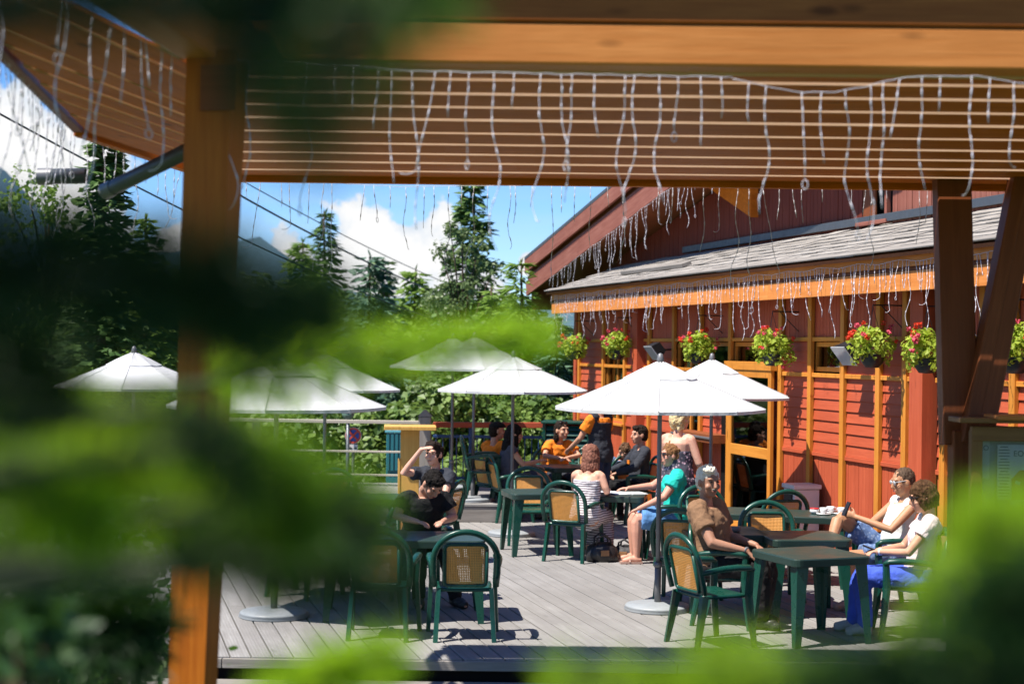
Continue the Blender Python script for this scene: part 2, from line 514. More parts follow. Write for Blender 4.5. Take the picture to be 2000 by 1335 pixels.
# ---------------------------------------------------------------- wall frame of reference
TAN = .26
C0 = V((8.605 - TAN * 28.5, 28.5, 0))
_k = math.sqrt(1 + TAN * TAN)
DV = V((-TAN / _k, 1 / _k, 0)); NV = V((-1 / _k, -TAN / _k, 0)); ZV = V((0, 0, 1))
def Wp(m, off, z): return C0 - DV * m + NV * off + V((0, 0, z))
def WM_at(x, y, off=0.0):
    """(m, z) on the plane `off` in front of the wall that lies behind a place in the photo"""
    dx, dy = unroll(x, y); u = dx / FPX
    c = C0 + NV * off
    m = (c.x - u * c.y) / (DV.x - u * DV.y)
    Yp = c.y - m * DV.y
    return m, CAMH - dy / FPX * Yp

# ---------------------------------------------------------------- deck
FRONT, BACK = 12.24, 27.6
deck = structure(thing('deck', None, None, (0, 0, 0)))
rd = random.Random(3)
PW = .158
def deck_plank(a, b, y0, y1, par, top=0.0, mat=M_DECK):
    def pt(o, y): return C0 + NV * o - DV * ((C0.y + NV.y * o - y) / DV.y)
    c = [pt(a, y0), pt(b, y0), pt(b, y1), pt(a, y1)]
    ctr = sum(c, V()) / 4
    W = Matrix.Translation(ctr + V((0, 0, top))) @ Matrix((DV, NV, V((0, 0, 1)))).transposed().to_4x4()
    if Matrix((DV, NV, ZV)).determinant() < 0:
        W = Matrix.Translation(ctr + V((0, 0, top))) @ Matrix((DV, -NV, V((0, 0, 1)))).transposed().to_4x4()
    Wi = W.inverted()
    loc = [Wi @ (p + V((0, 0, top))) for p in c]
    e = .003
    mb = MB()
    bot = [V((p.x, p.y, -.032)) for p in loc]; mid = [V((p.x, p.y, -e)) for p in loc]
    cen = sum(loc, V()) / 4
    tp = []
    for p in loc:
        q = p - cen; tp.append(V((p.x - math.copysign(e, q.x), p.y - math.copysign(e, q.y), 0)))
    mb.rings([bot, mid, tp])
    return mb.build('plank', mat, par, W=W)
for k in range(66):
    a = .06 + k * PW; b = a + PW - .013
    js = sorted(rd.sample([13.9, 15.3, 16.6, 18.1, 19.6, 21.2, 23.0], 2)) if k % 2 else sorted(rd.sample([14.6, 17.3, 20.4, 22.2], 2))
    if js[1] - js[0] < 1.5: js = [js[0], js[0] + 3.2]
    cuts = [FRONT] + js + [BACK]
    for y0, y1 in zip(cuts, cuts[1:]):
        deck_plank(a, b, y0 + .003, y1 - .003, deck, top=rd.uniform(-.0025, .0015))
# joists and earth under the planks, fascia, step below it
beam('joist', (-5.6, 12.32, -.12), (5.35, 12.32, -.12), .06, .16, M_DARK, deck)
for yy in (14, 16, 18, 20, 22, 24, 25.8):
    beam('joist', (-5.6 - (yy - 12) * .0, yy, -.12), (8.55 - .26 * yy, yy, -.12), .06, .16, M_DARK, deck)
for i, (x0, x1) in enumerate(((-5.6, -2.2), (-2.2, 1.3), (1.3, 5.38))):
    beam('fascia', (x0 + .003, 12.215, -.045), (x1 - .003, 12.215, -.045), .03, .075, M_GREYW, deck)
deck_step = structure(thing('deck_step', None, None, (0, 0, 0)))
beam('step_board', (-5.6, 11.98, -.17), (5.5, 11.98, -.17), .34, .035, M_GREYW, deck_step)
beam('step_riser', (-5.6, 12.13, -.40), (5.5, 12.13, -.40), .03, .42, M_DARK, deck_step)
for i in range(70):
    beam('grille_slat', (-5.2 + i * .14, 11.84, -.58), (-5.2 + i * .14, 11.84, -.19), .07, .02, M_GREYW, deck_step, up=(0, 1, 0), bev=0)

# raised platform at the back
PZ = .25
plat = structure(thing('platform', None, None, (0, 0, 0)))
e0 = G(1003, 985, PZ)
PY, PX1 = e0.y, e0.x
for i in range(20):
    y = PY + .08 + i * .162
    for (x0, x1) in ((-8.2, -4.6), (-4.6, -1.9), (-1.9, PX1)):
        o = (i % 2) * .5
        beam('plank', (x0 + (o if x0 > -8 else 0) + .004, y, PZ - .016), (x1 + (o if x1 < PX1 else 0) - .004, y, PZ - .016 + rd.uniform(-.002, .002)), .155, .032, M_DECK, plat, bev=.003)
for (x0, x1) in ((-8.2, -3.4), (-3.4, PX1 - .02)):
    beam('fascia', (x0 + .003, PY + .03, .108), (x1 - .003, PY + .03, .108), .03, .21, M_GREYW, plat)
beam('fascia', (PX1 - .03, PY + .05, .108), (PX1 - .03, PY + 3.3, .108), .03, .21, M_GREYW, plat)

# ---------------------------------------------------------------- chalet
chalet = thing('chalet', 'red and orange timber chalet with grey shingle lean-to roof beside the terrace', 'building', C0)
MEND = 15.8
def wbeam(name, m0, m1, off, z, w, h, mat, up=None, bev=.004, par=None):
    return beam(name, Wp(m0, off, z), Wp(m1, off, z), w, h, mat, par or chalet, up or (0, 0, 1), bev)
def wpost(name, m, off, z0, z1, w, t, mat, bev=.004, par=None):
    return beam(name, Wp(m, off, z0), Wp(m, off, z1), w, t, mat, par or chalet, tuple(NV), bev)
# dark core behind the skins
mb = MB()
mb.hexa([Wp(-.02, -.30, -.7), Wp(MEND, -.30, -.7), Wp(MEND, -4.5, -.7), Wp(-.02, -4.5, -.7)], [Wp(-.02, -.30, 3.3), Wp(MEND, -.30, 3.3), Wp(MEND, -4.5, 3.3), Wp(-.02, -4.5, 3.3)])
mb.build('wall_core', M_DARK, chalet, W=WORLD)
mb = MB()
mb.hexa([Wp(0, -.03, -.7), Wp(MEND, -.03, -.7), Wp(MEND, -.28, -.7), Wp(0, -.28, -.7)], [Wp(0, -.03, .02), Wp(MEND, -.03, .02), Wp(MEND, -.28, .02), Wp(0, -.28, .02)])
mb.build('plinth', M_REDW, chalet, W=WORLD)
xs_b = [1181, 1223, 1271, 1319, 1372, 1430, 1529, 1587, 1651, 1721, 1773]
ms = [WM_at(x, 790)[0] for x in xs_b]
bays = list(zip([.10] + ms, ms + [WM_at(1798, 790)[0]]))
bays += [(WM_at(1832, 790)[0], WM_at(1855, 790)[0]), (WM_at(1855, 790)[0], WM_at(1925, 790)[0]), (WM_at(1925, 790)[0], WM_at(1985, 790)[0]), (WM_at(1985, 790)[0], MEND)]
rb = random.Random(11)
winds = {1: (1.20, 2.50, 'tall'), 4: (1.15, 2.5, 'tall'), 5: (2.17, 2.52, 'band'), 6: (2.17, 2.52, 'band'), 8: (2.17, 2.52, 'band')}
M_GLASS = mat_glass('window_glass')
for i, (a, b) in enumerate(bays):
    w = b - a; n = max(2, round(w / .085)); pw = w / n
    near = i >= 5
    if i != 5:
        for k in range(n):
            wpost('wall_board', a + (k + .5) * pw, -.012 + rb.uniform(-.002, .002), .02, 1.155, pw - .006, .02, M_REDW, .003)
    else:
        for k in range(n):
            wpost('wall_board', a + (k + .5) * pw, -.012, .02, 1.155, pw - .006, .02, M_REDW, .003)
    wbeam('rail', a, b, .005, 1.185, .04, .05, M_REDW)
    z0, z1 = 1.215, 2.105
    if i in winds and winds[i][2] == 'tall': z1 = winds[i][0] - .04
    nl = max(0, round((z1 - z0) / .126))
    for k in range(nl):
        zz = z0 + (k + .5) * (z1 - z0) / nl
        wbeam('lap_board', a + .004, b - .004, -.006 + rb.uniform(-.002, .002), zz, .018, .139, M_REDW, tuple(ZV - NV * .13), .003)
    wbeam('rail', a, b, .012, 2.125, .05, .05, M_ORANGE)
    wbeam('rail', a, b, .012, 2.555, .05, .05, M_ORANGE)
    if i in winds:
        wz0, wz1, kind = winds[i]
        W0 = Matrix.Translation(Wp((a + b) / 2, 0, wz0))
        fr = link('window', None, chalet, W0)
        mbf = MB()
        t = .055
        def fbox(m0, m1, za, zb, o0=-.08, o1=-.02):
            mbf.hexa([Wp(m0, o0, za), Wp(m1, o0, za), Wp(m1, o1, za), Wp(m0, o1, za)], [Wp(m0, o0, zb), Wp(m1, o0, zb), Wp(m1, o1, zb), Wp(m0, o1, zb)])
        fbox(a + .01, a + t, wz0, wz1); fbox(b - t, b - .01, wz0, wz1); fbox(a + t, b - t, wz0, wz0 + t); fbox(a + t, b - t, wz1 - t, wz1)
        if kind == 'tall': fbox((a + b) / 2 - .03, (a + b) / 2 + .03, wz0 + t, wz1 - t, -.085, -.03)
        mbf.build('frame', M_ORANGE, fr, W=WORLD)
        q = MB(); q.box((0, 0, 0), (w - .1, .008, wz1 - wz0 - .1))
        q.build('pane', M_GLASS, fr, W=Matrix.Translation(Wp((a + b) / 2, -.06, (wz0 + wz1) / 2)) @ Matrix((DV, NV, ZV)).transposed().to_4x4())
        if kind == 'tall': wbeam('sill', a - .03, b + .03, .03, wz0 - .03, .12, .04, M_ORANGE, par=fr)
        else:
            # pale blind behind part of the transom glass
            mb = MB(); mb.box((0, 0, 0), (w * .3, .006, wz1 - wz0 - .12))
            if i == 8: mb.build('blind', M_WHITE, fr, W=Matrix.Translation(Wp(b - w * .2, -.1, (wz0 + wz1) / 2)) @ Matrix((DV, NV, ZV)).transposed().to_4x4())
    else:
        for k in range(3):
            wbeam('lap_board', a + .004, b - .004, -.006, 2.15 + (k + .5) * .127, .018, .139, M_REDW, tuple(ZV - NV * .13), .003)
    for k in range(n):
        wpost('wall_board', a + (k + .5) * pw, -.012 + rb.uniform(-.002, .002), 2.58, 3.26, pw - .006, .02, M_REDW, .003)
for j, m in enumerate(ms):
    if j == 1: continue
    wpost('batten', m, .03, .02, 3.2, .085 if j < 6 else .095, .05, M_ORANGE)
wpost('batten', ms[1], .03, .02, 3.2, .08, .05, M_ORANGE)
wpost('corner_post', .03, .02, -.1, 3.28, .14, .12, M_REDW)
wpost('batten', .16, .03, .02, 3.2, .07, .05, M_ORANGE)
m_p = WM_at(1255, 790)[0]; wpost('pillar', m_p, .06, 0, 3.24, .24, .18, M_REDW)
m_p = WM_at(1813, 790)[0]; wpost('pillar', m_p, .06, 0, 3.24, .27, .18, M_REDW)
wpost('batten', WM_at(1850, 790)[0], .03, .02, 3.2, .1, .06, M_ORANGE)
wpost('batten', WM_at(1925, 790)[0], .03, .02, 3.2, .1, .05, M_ORANGE)
wpost('batten', WM_at(1985, 790)[0], .03, .02, 3.2, .1, .05, M_ORANGE)
# open door leaf folded back against the wall, shelf beside it
md0, md1 = WM_at(1436, 800)[0], WM_at(1524, 800)[0]
door = link('door', None, chalet, Matrix.Translation(Wp(md0, .1, 0)))
def dbar(m0, m1, z0, z1, t=.05, o=.11):
    zc = (z0 + z1) / 2
    return beam('rail' if abs(m1 - m0) > abs(z1 - z0) else 'stile', Wp(m0, o, zc) if abs(m1 - m0) > abs(z1 - z0) else Wp((m0 + m1) / 2, o, z0),
                Wp(m1, o, zc) if abs(m1 - m0) > abs(z1 - z0) else Wp((m0 + m1) / 2, o, z1), t if abs(m1 - m0) > abs(z1 - z0) else abs(m1 - m0), (z1 - z0) if abs(m1 - m0) > abs(z1 - z0) else t, M_ORANGE, door, (0, 0, 1) if abs(m1 - m0) > abs(z1 - z0) else tuple(NV))
wd = md1 - md0
dbar(md0, md0 + .17, .03, 2.16); dbar(md1 - .09, md1, .03, 2.16)
dbar(md0 + .17, md1 - .09, 2.06, 2.16); dbar(md0 + .17, md1 - .09, 1.03, 1.17); dbar(md0 + .17, md1 - .09, .03, .16)
for (za, zb) in ((.16, 1.03), (1.17, 2.06)):
    q = MB(); q.box((0, 0, 0), (wd - .26, .008, zb - za))
    q.build('pane', mat_glass('door_glass', (.72, .66, .62), .07), door, W=Matrix.Translation(Wp((md0 + .17 + md1 - .09) / 2, .11, (za + zb) / 2)) @ Matrix((DV, NV, ZV)).transposed().to_4x4())
wbeam('lintel', md0 - .05, md1 + .02, .10, 2.21, .1, .11, M_ORANGE)
wpost('door_gap_shade', WM_at(1422, 800)[0], .05, .02, 2.2, .16, .03, M_DARK)  # dark strip stands in for the shadowed gap of the doorway
mh0, mh1 = WM_at(1346, 872)[0], WM_at(1428, 872)[0]
wbeam('shelf', mh0, mh1, .16, 1.20, .24, .12, M_BROWN)
wbeam('shelf_rail', mh0, mh1, .292, 1.21, .015, .03, M_METAL)

# lean-to eave: fascia boards, soffit, shingle roof
EO = .46
fz = lambda m: 3.02 - .007 * m
for (a, b) in ((-.12, 4.6), (4.6, 9.4), (9.4, MEND)):
    wbeam('fascia', a + .002, b - .002, EO, 3.125, .035, .20, M_PINEL)
    wbeam('fascia', a + .002, b - .002, EO - .03, 3.245, .03, .05, M_BROWN)
    wbeam('fascia', a + .002, b - .002, EO + .005, 3.335, .035, .13, M_PINEL)
    wbeam('soffit', a + .002, b - .002, EO / 2 - .03, 3.25, EO - .05, .02, M_BROWN)
SA = math.atan2(.56, 1.62)
RUP = (-NV * math.cos(SA) + ZV * math.sin(SA))          # up the lean-to slope
RNO = (NV * math.sin(SA) + ZV * math.cos(SA))
def Rp(m, s, h): return Wp(m, EO + .12, 3.415) + RUP * s + RNO * h
mb = MB(); mb.hexa([Rp(-.2, .01, -.05), Rp(MEND, .01, -.05), Rp(MEND, 1.76, -.05), Rp(-.2, 1.76, -.05)], [Rp(-.2, .01, -.012), Rp(MEND, .01, -.012), Rp(MEND, 1.76, -.012), Rp(-.2, 1.76, -.012)])
mb.build('roof_deck', M_BROWN, chalet, W=WORLD)
roof = link('roof', None, chalet, Matrix.Translation(Wp(0, 0, 3.6)))
rs = random.Random(21)
sh_me = []
for v in range(6):
    mbs = MB()
    L, wv, th = .40, .432 - .008, .014
    bot = [V((0, -wv / 2, 0)), V((L, -wv / 2, 0)), V((L, wv / 2, 0)), V((0, wv / 2, 0))]
    tp = [V((p.x, p.y, th if p.x < .1 else .006)) for p in bot]
    mbs.hexa(bot, tp); sh_me.append(mbs.mesh('shingle', M_SHINGLE))
nrow, ncol = 8, 37
for r in range(nrow):
    for c in range(ncol):
        m = -.2 + (c + .5 + .5 * (r % 2)) * .432
        if m > MEND: continue
        o = Rp(m, r * .205 + rs.uniform(-.015, .015), .006 + rs.uniform(0, .012))
        xax = (RUP - RNO * (.045 + rs.uniform(-.02, .03))).normalized(); zax = RNO
        yax = zax.cross(xax).normalized(); zax = xax.cross(yax)
        link('shingle', rs.choice(sh_me), roof, Matrix.Translation(o) @ Matrix((xax, yax, zax)).transposed().to_4x4())
wb = beam('eave_board', Rp(-.2, .05, .026), Rp(5.4, .05, .026), .13, .02, M_GREYW, chalet, tuple(RNO))
beam('eave_board', Rp(5.4, .05, .03), Rp(10.2, .06, .03), .14, .022, M_GREYW, chalet, tuple(RNO))
beam('eave_board', Rp(10.2, .05, .026), Rp(MEND, .05, .026), .13, .02, M_GREYW, chalet, tuple(RNO))
pa = WM_at(1200, 522, 0); beam('loose_board', Rp(2.6, .62, .06), Rp(5.4, .62, .05), .16, .06, M_GREYW, chalet, tuple(RNO))
wbeam('flashing', 2.6, MEND, -1.0, 4.06, .05, .10, M_PIPE)
# upper gable wall
GO = -1.06
rake = lambda m: 3.75 + (m + 2.83) * .169            # bottom line of the barge board
mb = MB(); mb.hexa([Wp(-3.6, GO - .3, 3.0), Wp(MEND, GO - .3, 3.0), Wp(MEND, GO - .12, 3.0), Wp(-3.6, GO - .12, 3.0)], [Wp(-3.6, GO - .3, rake(-3.6)), Wp(MEND, GO - .3, rake(MEND)), Wp(MEND, GO - .12, rake(MEND)), Wp(-3.6, GO - .12, rake(-3.6))])
mb.build('gable_core', M_DARK, chalet, W=WORLD)
mo0, mo1 = WM_at(1690, 400, GO)[0], WM_at(1738, 400, GO)[0]
m = -1.0
while m < MEND - .1:
    wbd = rs.uniform(.10, .13)
    if not (mo0 - .06 < m + wbd / 2 < mo1 + .06):
        wpost('gable_board', m + wbd / 2, GO + .01 + rs.uniform(-.004, .004), 3.9 if m > .5 else 3.6, min(rake(m) + .05, 5.9), wbd - .008, .025, M_RAKE if m > mo1 else M_GABLE_SHADE, .003)  # lighter red where the sun falls, darker red in the shade, by colour
    m += wbd
gw = link('window', None, chalet, Matrix.Translation(Wp((mo0 + mo1) / 2, GO, 4)))
wbeam('sill', mo0 - .08, mo1 + .08, GO + .05, 4.02, .1, .05, M_RAKE, par=gw)
wpost('frame', mo1 - .02, GO + .02, 4.05, 5.3, .06, .06, M_RAKE, par=gw)
wpost('shutter', mo0 + (mo1 - mo0) * .26, GO + .02, 4.05, 5.3, (mo1 - mo0) * .5, .03, M_BROWN, par=gw)
# rake: three stepped barge boards, roof slab behind
def rake_board(name, lo, hi, off, t, mat, m0=-4.4, m1=MEND):
    mb = MB()
    zr = Matrix((DV * -1, NV, ZV))
    a0, a1 = rake(m0), rake(m1)
    ctr = Wp((m0 + m1) / 2, off, (a0 + a1) / 2)
    x = (Wp(m1, off, a1) - Wp(m0, off, a0)); L = x.length
    o = beam(name, Wp(m0, off, a0 + (lo + hi) / 2), Wp(m1, off, a1 + (lo + hi) / 2), t, hi - lo, mat, chalet)
    return o
rake_board('barge_board', 0.0, .30, -.22, .06, M_RAKE)
rake_board('barge_board', .33, .41, -.25, .05, M_RAKE)
rake_board('barge_board', .47, .74, -.18, .05, M_RAKE)
rake_board('barge_gap', .22, .60, -.33, .10, M_BROWN)
mb = MB()
def slab(z0, z1, o0, o1):
    a, b = -4.4, MEND
    mb.hexa([Wp(a, o0, rake(a) + z0), Wp(b, o0, rake(b) + z0), Wp(b, o1, rake(b) + z0), Wp(a, o1, rake(a) + z0)], [Wp(a, o0, rake(a) + z1), Wp(b, o0, rake(b) + z1), Wp(b, o1, rake(b) + z1), Wp(a, o1, rake(a) + z1)])
slab(.74, .80, -.15, -9.0); mb.build('main_roof', M_PIPE, chalet, W=WORLD)
mb = MB(); slab(.10, .13, -.26, -1.2); mb.build('soffit', M_BROWN, chalet, W=WORLD)
mb = MB(); mb.hexa([Wp(-4.36, -.30, 3.2), Wp(-4.28, -.30, 3.2), Wp(-4.28, -9, 3.2), Wp(-4.36, -9, 3.2)], [Wp(-4.36, -.30, rake(-4.36) + .72), Wp(-4.28, -.30, rake(-4.28) + .72), Wp(-4.28, -9, rake(-4.28) + .72), Wp(-4.36, -9, rake(-4.36) + .72)])
mb.build('eave_closing_board', M_BROWN, chalet, W=WORLD)
# gusset bracket under the rake
bp = [(1362, 352), (1466, 350), (1466, 424)]
mb = MB()
f_ = [Wp(WM_at(x, y, -.88)[0], -.88, WM_at(x, y, -.88)[1]) for x, y in bp]; b_ = [p - NV * .12 for p in f_]
mb.hexa(f_, b_); mb.build('bracket', M_PINE, chalet, W=WORLD)

# ---------------------------------------------------------------- pavilion: ring beam, slatted canopy, column, V struts
CZ = 3.655
pav = thing('pavilion', 'timber canopy with wide orange front beam and slatted ceiling framing the view', 'pavilion', (-1.42, 7, -.6))
K = V((-1.42, 7.0, CZ))
def prism(name, pts, z0, z1, mat, xax, par=pav, drop=(), edge=None):
    pts = [V((p[0], p[1], 0)) for p in pts]
    c = sum(pts, V()) / len(pts); x = V((xax[0], xax[1], 0)).normalized(); y = V((-x.y, x.x, 0))
    W = Matrix.Translation(c + V((0, 0, z0))) @ Matrix((x, y, ZV)).transposed().to_4x4()
    Wi = W.inverted(); h = z1 - z0; e = .004
    lo = [Wi @ (p + V((0, 0, z0))) for p in pts]
    for i in drop: lo[i].z = -.0095
    area = sum(lo[i].x * lo[(i + 1) % len(lo)].y - lo[(i + 1) % len(lo)].x * lo[i].y for i in range(len(lo)))
    if area < 0: lo.reverse()
    mb = MB(); mb.hexa([V((p.x, p.y, p.z)) for p in lo], [V((p.x, p.y, p.z + h)) for p in lo])
    if edge:                                        # edges paler than the face: sunlight on them put into the colour
        for k in range(2, len(mb.f)): mb.m[k] = 1
    return mb.build(name, [mat, edge] if edge else mat, par, W=W)
beam('front_beam', (K.x - .02, 7.09, CZ + .09), (4.7, 7.09, CZ + .09), .18, .18, M_PINEL, pav, bev=.010)
beam('upper_beam', (K.x - .06, 7.10, CZ + .305), (4.7, 7.10, CZ + .305), .21, .24, M_SHADEPINE, pav, bev=.010)
beam('front_beam_cap', (K.x - .1, 7.065, CZ + .50), (4.7, 7.065, CZ + .50), .27, .14, M_SHADEPINE, pav, bev=.01)
beam('side_beam', (-1.40, 7.0, CZ + .09), (-1.72, 3.2, CZ + .09), .18, .18, M_PINEL, pav, bev=.010)
beam('side_upper_beam', (-1.39, 6.96, CZ + .305), (-1.71, 3.2, CZ + .305), .21, .24, M_SHADEPINE, pav, bev=.010)
beam('side_beam_cap', (-1.42, 6.89, CZ + .50), (-1.74, 3.2, CZ + .50), .26, .14, M_SHADEPINE, pav, bev=.01)
ysl = [7.20, 7.42, 7.84, 8.28, 8.74, 9.28, 9.80, 10.30, 10.80, 11.32, 11.768]
hipx = lambda y: -1.42 - (y - 7) * .1766
for a, b in zip(ysl, ysl[1:]):
    prism('ceiling_slat', [(hipx(a) + .01, a), (4.7, a), (4.7, b - .014), (hipx(b) + .01, b - .014)], CZ + rs.uniform(0, .003), CZ + .021, M_PINE, (1, 0), drop=(0, 1), edge=M_LITEDGE)
beam('edge_beam', (hipx(11.8), 11.79, CZ + .04), (4.7, 11.79, CZ + .04), .07, .17, M_PINE, pav)
s_, c_ = .1726, .139
Q = [(-.2076 * z, z) for z in (7.05, 7.45, 8.3, 8.72, 9.12, 9.52, 9.92, 10.36, 11.07)]
def cutY(q): return (-2.55 + 9.5 * c_ - q[0] + q[1] * s_) / (s_ + c_)
for q0, q1 in zip(Q, Q[1:]):
    y0, y1 = max(3.2, cutY(q0)), max(3.2, cutY(q1))
    f = lambda q, y: (q[0] - (q[1] - y) * s_, y)
    g_ = .004
    prism('ceiling_slat', [f(q0, q0[1] + .25), f(q0, y0), (f(q1, y1)[0] + g_, y1), (f(q1, q1[1] + .15)[0] + g_, q1[1] + .15)], CZ + rs.uniform(0, .003), CZ + .021, M_PINE, (s_, 1), drop=(0, 1), edge=M_LITEDGE)
beam('edge_beam', (-2.31, 11.6, CZ + .04), (-2.60, 9.45, CZ + .04), .06, .13, M_PINE, pav)
beam('edge_beam', (-2.60, 9.45, CZ + .06), (-1.75, 3.3, CZ + .06), .06, .13, M_BROWN, pav)
for x in (4.3,):
    beam('rafter', (x, 7.2, CZ + .14), (x, 11.75, CZ + .14), .08, .18, M_BROWN, pav)
beam('hip_light_block', (-1.40, 7.16, CZ + .11), (-2.24, 11.72, CZ + .11), .16, .15, M_BROWN, pav)  # unseen hip rafter added to stop sunlight leaking onto the column
# leaning tapered column at the corner
ct, cb = P(425, 106, 7.06), P(377, 1335, 7.06)
dv = (cb - ct) / (ct.z - cb.z)
cbot = ct + dv * (ct.z + .6)
mb = MB()
rz = Matrix.Rotation(R(-9), 3, 'Z')
def sq(c, w, d): return [c + rz @ V((sx * w / 2, sy * d / 2, 0)) for sx, sy in ((-1, -1), (1, -1), (1, 1), (-1, 1))]
Wc = Matrix.Translation(V((ct.x, ct.y, 0)))
def zed(t): return ct + dv * (ct.z - t) if False else ct + dv * ((ct.z - t))
rsn = [sq(zed(t), .215 - (ct.z - t) * .0185, .20 - (ct.z - t) * .01) for t in (ct.z, 3.3, 2.6, 1.8, 1.0, 0.2, -.6)]
mb.rings([[p - V((ct.x, ct.y, 0)) for p in r] for r in reversed(rsn)])
M_PINEZ = mat_wood('column_pine', (.56, .17, .018), (.36, .085, .009), .4, 'Z', .8, 0, 1.0, .25)
mb.build('column', M_PINEZ, pav, W=Wc)
pz0 = P(437, 175, 6.95)
mb = MB(); mb.box((0, 0, 0), (.155, .012, .20)); mb.build('connector_plate', M_BROWN, pav, W=Matrix.Translation(P(425, 172, 6.945)) @ Matrix.Rotation(R(-9), 4, 'Z'))
# V struts on the right
vb = P(1872, 876, 11.3)
beam('strut', P(1858, 330, 11.45), P(1872, 868, 11.30), .245, .16, M_BROWN, pav, (0, -1, 0), .008)
s0, s1 = P(1998, 300, 11.3), P(1886, 865, 11.2)
beam('strut', s0, s1, .10, .18, M_BROWN, pav, (0, -1, 0), .008)
beam('strut', P(2018, 310, 11.3), P(1915, 865, 11.2), .13, .16, M_BROWN, pav, (0, -1, 0), .008)
beam('strut_foot', P(1880, 840, 11.25), V((P(1876, 1300, 11.25).x, 11.25, -.6)), .17, .16, M_BROWN, pav, (0, -1, 0), .008)
beam('tie_beam', P(1836, 335, 11.5), P(2110, 300, 11.5), .1, .12, M_BROWN, pav)
# rain pipes under the canopy's left corner
def pipe(label, a, b, r, ring=None):
    o = thing('drain_pipe', label, 'drain pipe', a)
    L = (b - a)
    q = L.to_track_quat('Z', 'Y').to_matrix()
    mb = MB()
    prof = [(r, 0), (r, L.length), (r - .005, L.length), (r - .005, 0)]
    n = 20
    rg = [[a + q @ V((rr * math.cos(2 * math.pi * k / n), rr * math.sin(2 * math.pi * k / n), z)) for k in range(n)] for rr, z in prof]
    mb.rings(rg + [rg[0]], cap=False)
    mb.build('tube', M_PIPE, o, True, WORLD)
    mb = MB(); c0 = a + L * .06
    rg = [[a + q @ V((rr * math.cos(2 * math.pi * k / n), rr * math.sin(2 * math.pi * k / n), z)) for k in range(n)] for rr, z in ((r + .004, .0), (r + .004, .09))]
    mb.rings(rg, cap=False); mb.build('collar', M_METAL, o, True, WORLD)
    return o
pipe('long dark grey pipe slanting down to the left behind the column', P(205, 374, 9.3), P(380, 288, 8.8), .045)
pipe('thick grey pipe with open end under the slatted ceiling, top left', P(68, 105, 7.3), P(335, 118, 7.9), .068)
pipe('short dark gutter pipe hanging beyond the left canopy edge', P(75, 345, 10.2), P(168, 343, 10.2), .05)

# ---------------------------------------------------------------- icicle light strings
rl = random.Random(9)
def strand_mesh(L, r, seed, loop):
    rn = random.Random(seed); mb = MB(); n = max(4, int(L / .035)); pts = []
    ph1, ph2 = rn.uniform(0, 6), rn.uniform(0, 6); A = min(.028, L * .05) * rn.uniform(.7, 1.3)
    for i in range(n + 1):
        t = i / n
        k = t * (1 - .0 * t)
        pts.append(V((A * math.sin(ph1 + t * L * 14) * k + rn.uniform(-.002, .002), A * .6 * math.sin(ph2 + t * L * 11) * k, -t * L)))
    off = pts[0].copy(); pts = [p - off for p in pts]
    if loop == 1:
        c = pts[-1]; a0 = rn.uniform(0, 6)
        for j in range(9):
            a = math.pi / 2 + 2 * math.pi * j / 8
            pts.append(c + V((math.cos(a0) * .014 * math.cos(a), math.sin(a0) * .014 * math.cos(a), -.022 + .022 * math.sin(a))))
    elif loop == 2:
        c = pts[-1]; a0 = rn.uniform(0, 6)
        for j in range(1, 5): pts.append(c + V((math.cos(a0) * .018 * j, math.sin(a0) * .018 * j, -.018 * j + .003 * j * j)))
    mb.tube(pts, r, 5)
    step = max(2, int(.085 / .035))
    for i in range(step, n, step + (seed % 2)):
        d = (pts[min(i + 1, n)] - pts[i - 1]).normalized()
        mb.tube([pts[i] - d * .018, pts[i] - d * .008, pts[i] + d * .008, pts[i] + d * .018], [r, r * 1.9, r * 1.9, r], 6)
    return mb.mesh('strand', M_WIRE, True)
LENS = [.16, .24, .34, .44, .56, .70, .28, .5, .2, .62]
STR = {}
def strands(r):
    if r not in STR: STR[r] = [strand_mesh(L * s, r, i * 7 + j, (0, 2, 0, 1, 0, 0, 2, 0)[(i * 3 + j * 5) % 8]) for i, L in enumerate(LENS) for j, s in enumerate((1.0, 1.12))]
    return STR[r]
def light_string(label, pts, spacing, r=.0020, order=None, sag=0.0, kscale=1.0, skip=0.07, short=0.12):
    pts = [V(p) for p in pts]
    o = thing('light_string', label, 'icicle lights', pts[0], 0, 'icicle light strings on the eaves')
    seg = [(a, b, (b - a).length) for a, b in zip(pts, pts[1:])]
    tot = sum(s[2] for s in seg)
    def at(d):
        for a, b, l in seg:
            if d <= l: return a + (b - a) * (d / l)
            d -= l
        return pts[-1]
    n = max(2, int(tot / spacing)); path = []
    for i in range(n * 2 + 1):
        d = tot * i / (n * 2)
        path.append(at(d) - V((0, 0, sag * (1 - abs(((d / .9) % 1) * 2 - 1)) + rl.uniform(0, .006))))
    mb = MB(); mb.tube(path, r * .9, 5); mb.build('cable', M_WIRE, o, True, WORLD)
    me = strands(r)
    for i in range(n):
        if rl.random() < skip: continue
        k = (i * 7 + (i // 3) * 3 + rl.randrange(3)) % len(me)
        p = path[i * 2 + 1].lerp(path[i * 2 + rl.choice((0, 2))], rl.uniform(0, .75))
        if rl.random() < short: k = rl.choice((0, 1, 2, 3, 4, 5, 12, 13, 16, 17))
        W = Matrix.Translation(p) @ Matrix.Rotation(rl.uniform(0, 6.28), 4, 'Z') @ Matrix.Rotation(rl.gauss(0, .10), 4, 'X') @ Matrix.Scale(kscale, 4)
        link('strand', me[k], o, W)
    return o
light_string('white icicle lights along the near orange beam, hanging over the view', [P(385, 112, 6.99), P(820, 138, 6.98), P(1430, 150, 6.98)], .088)
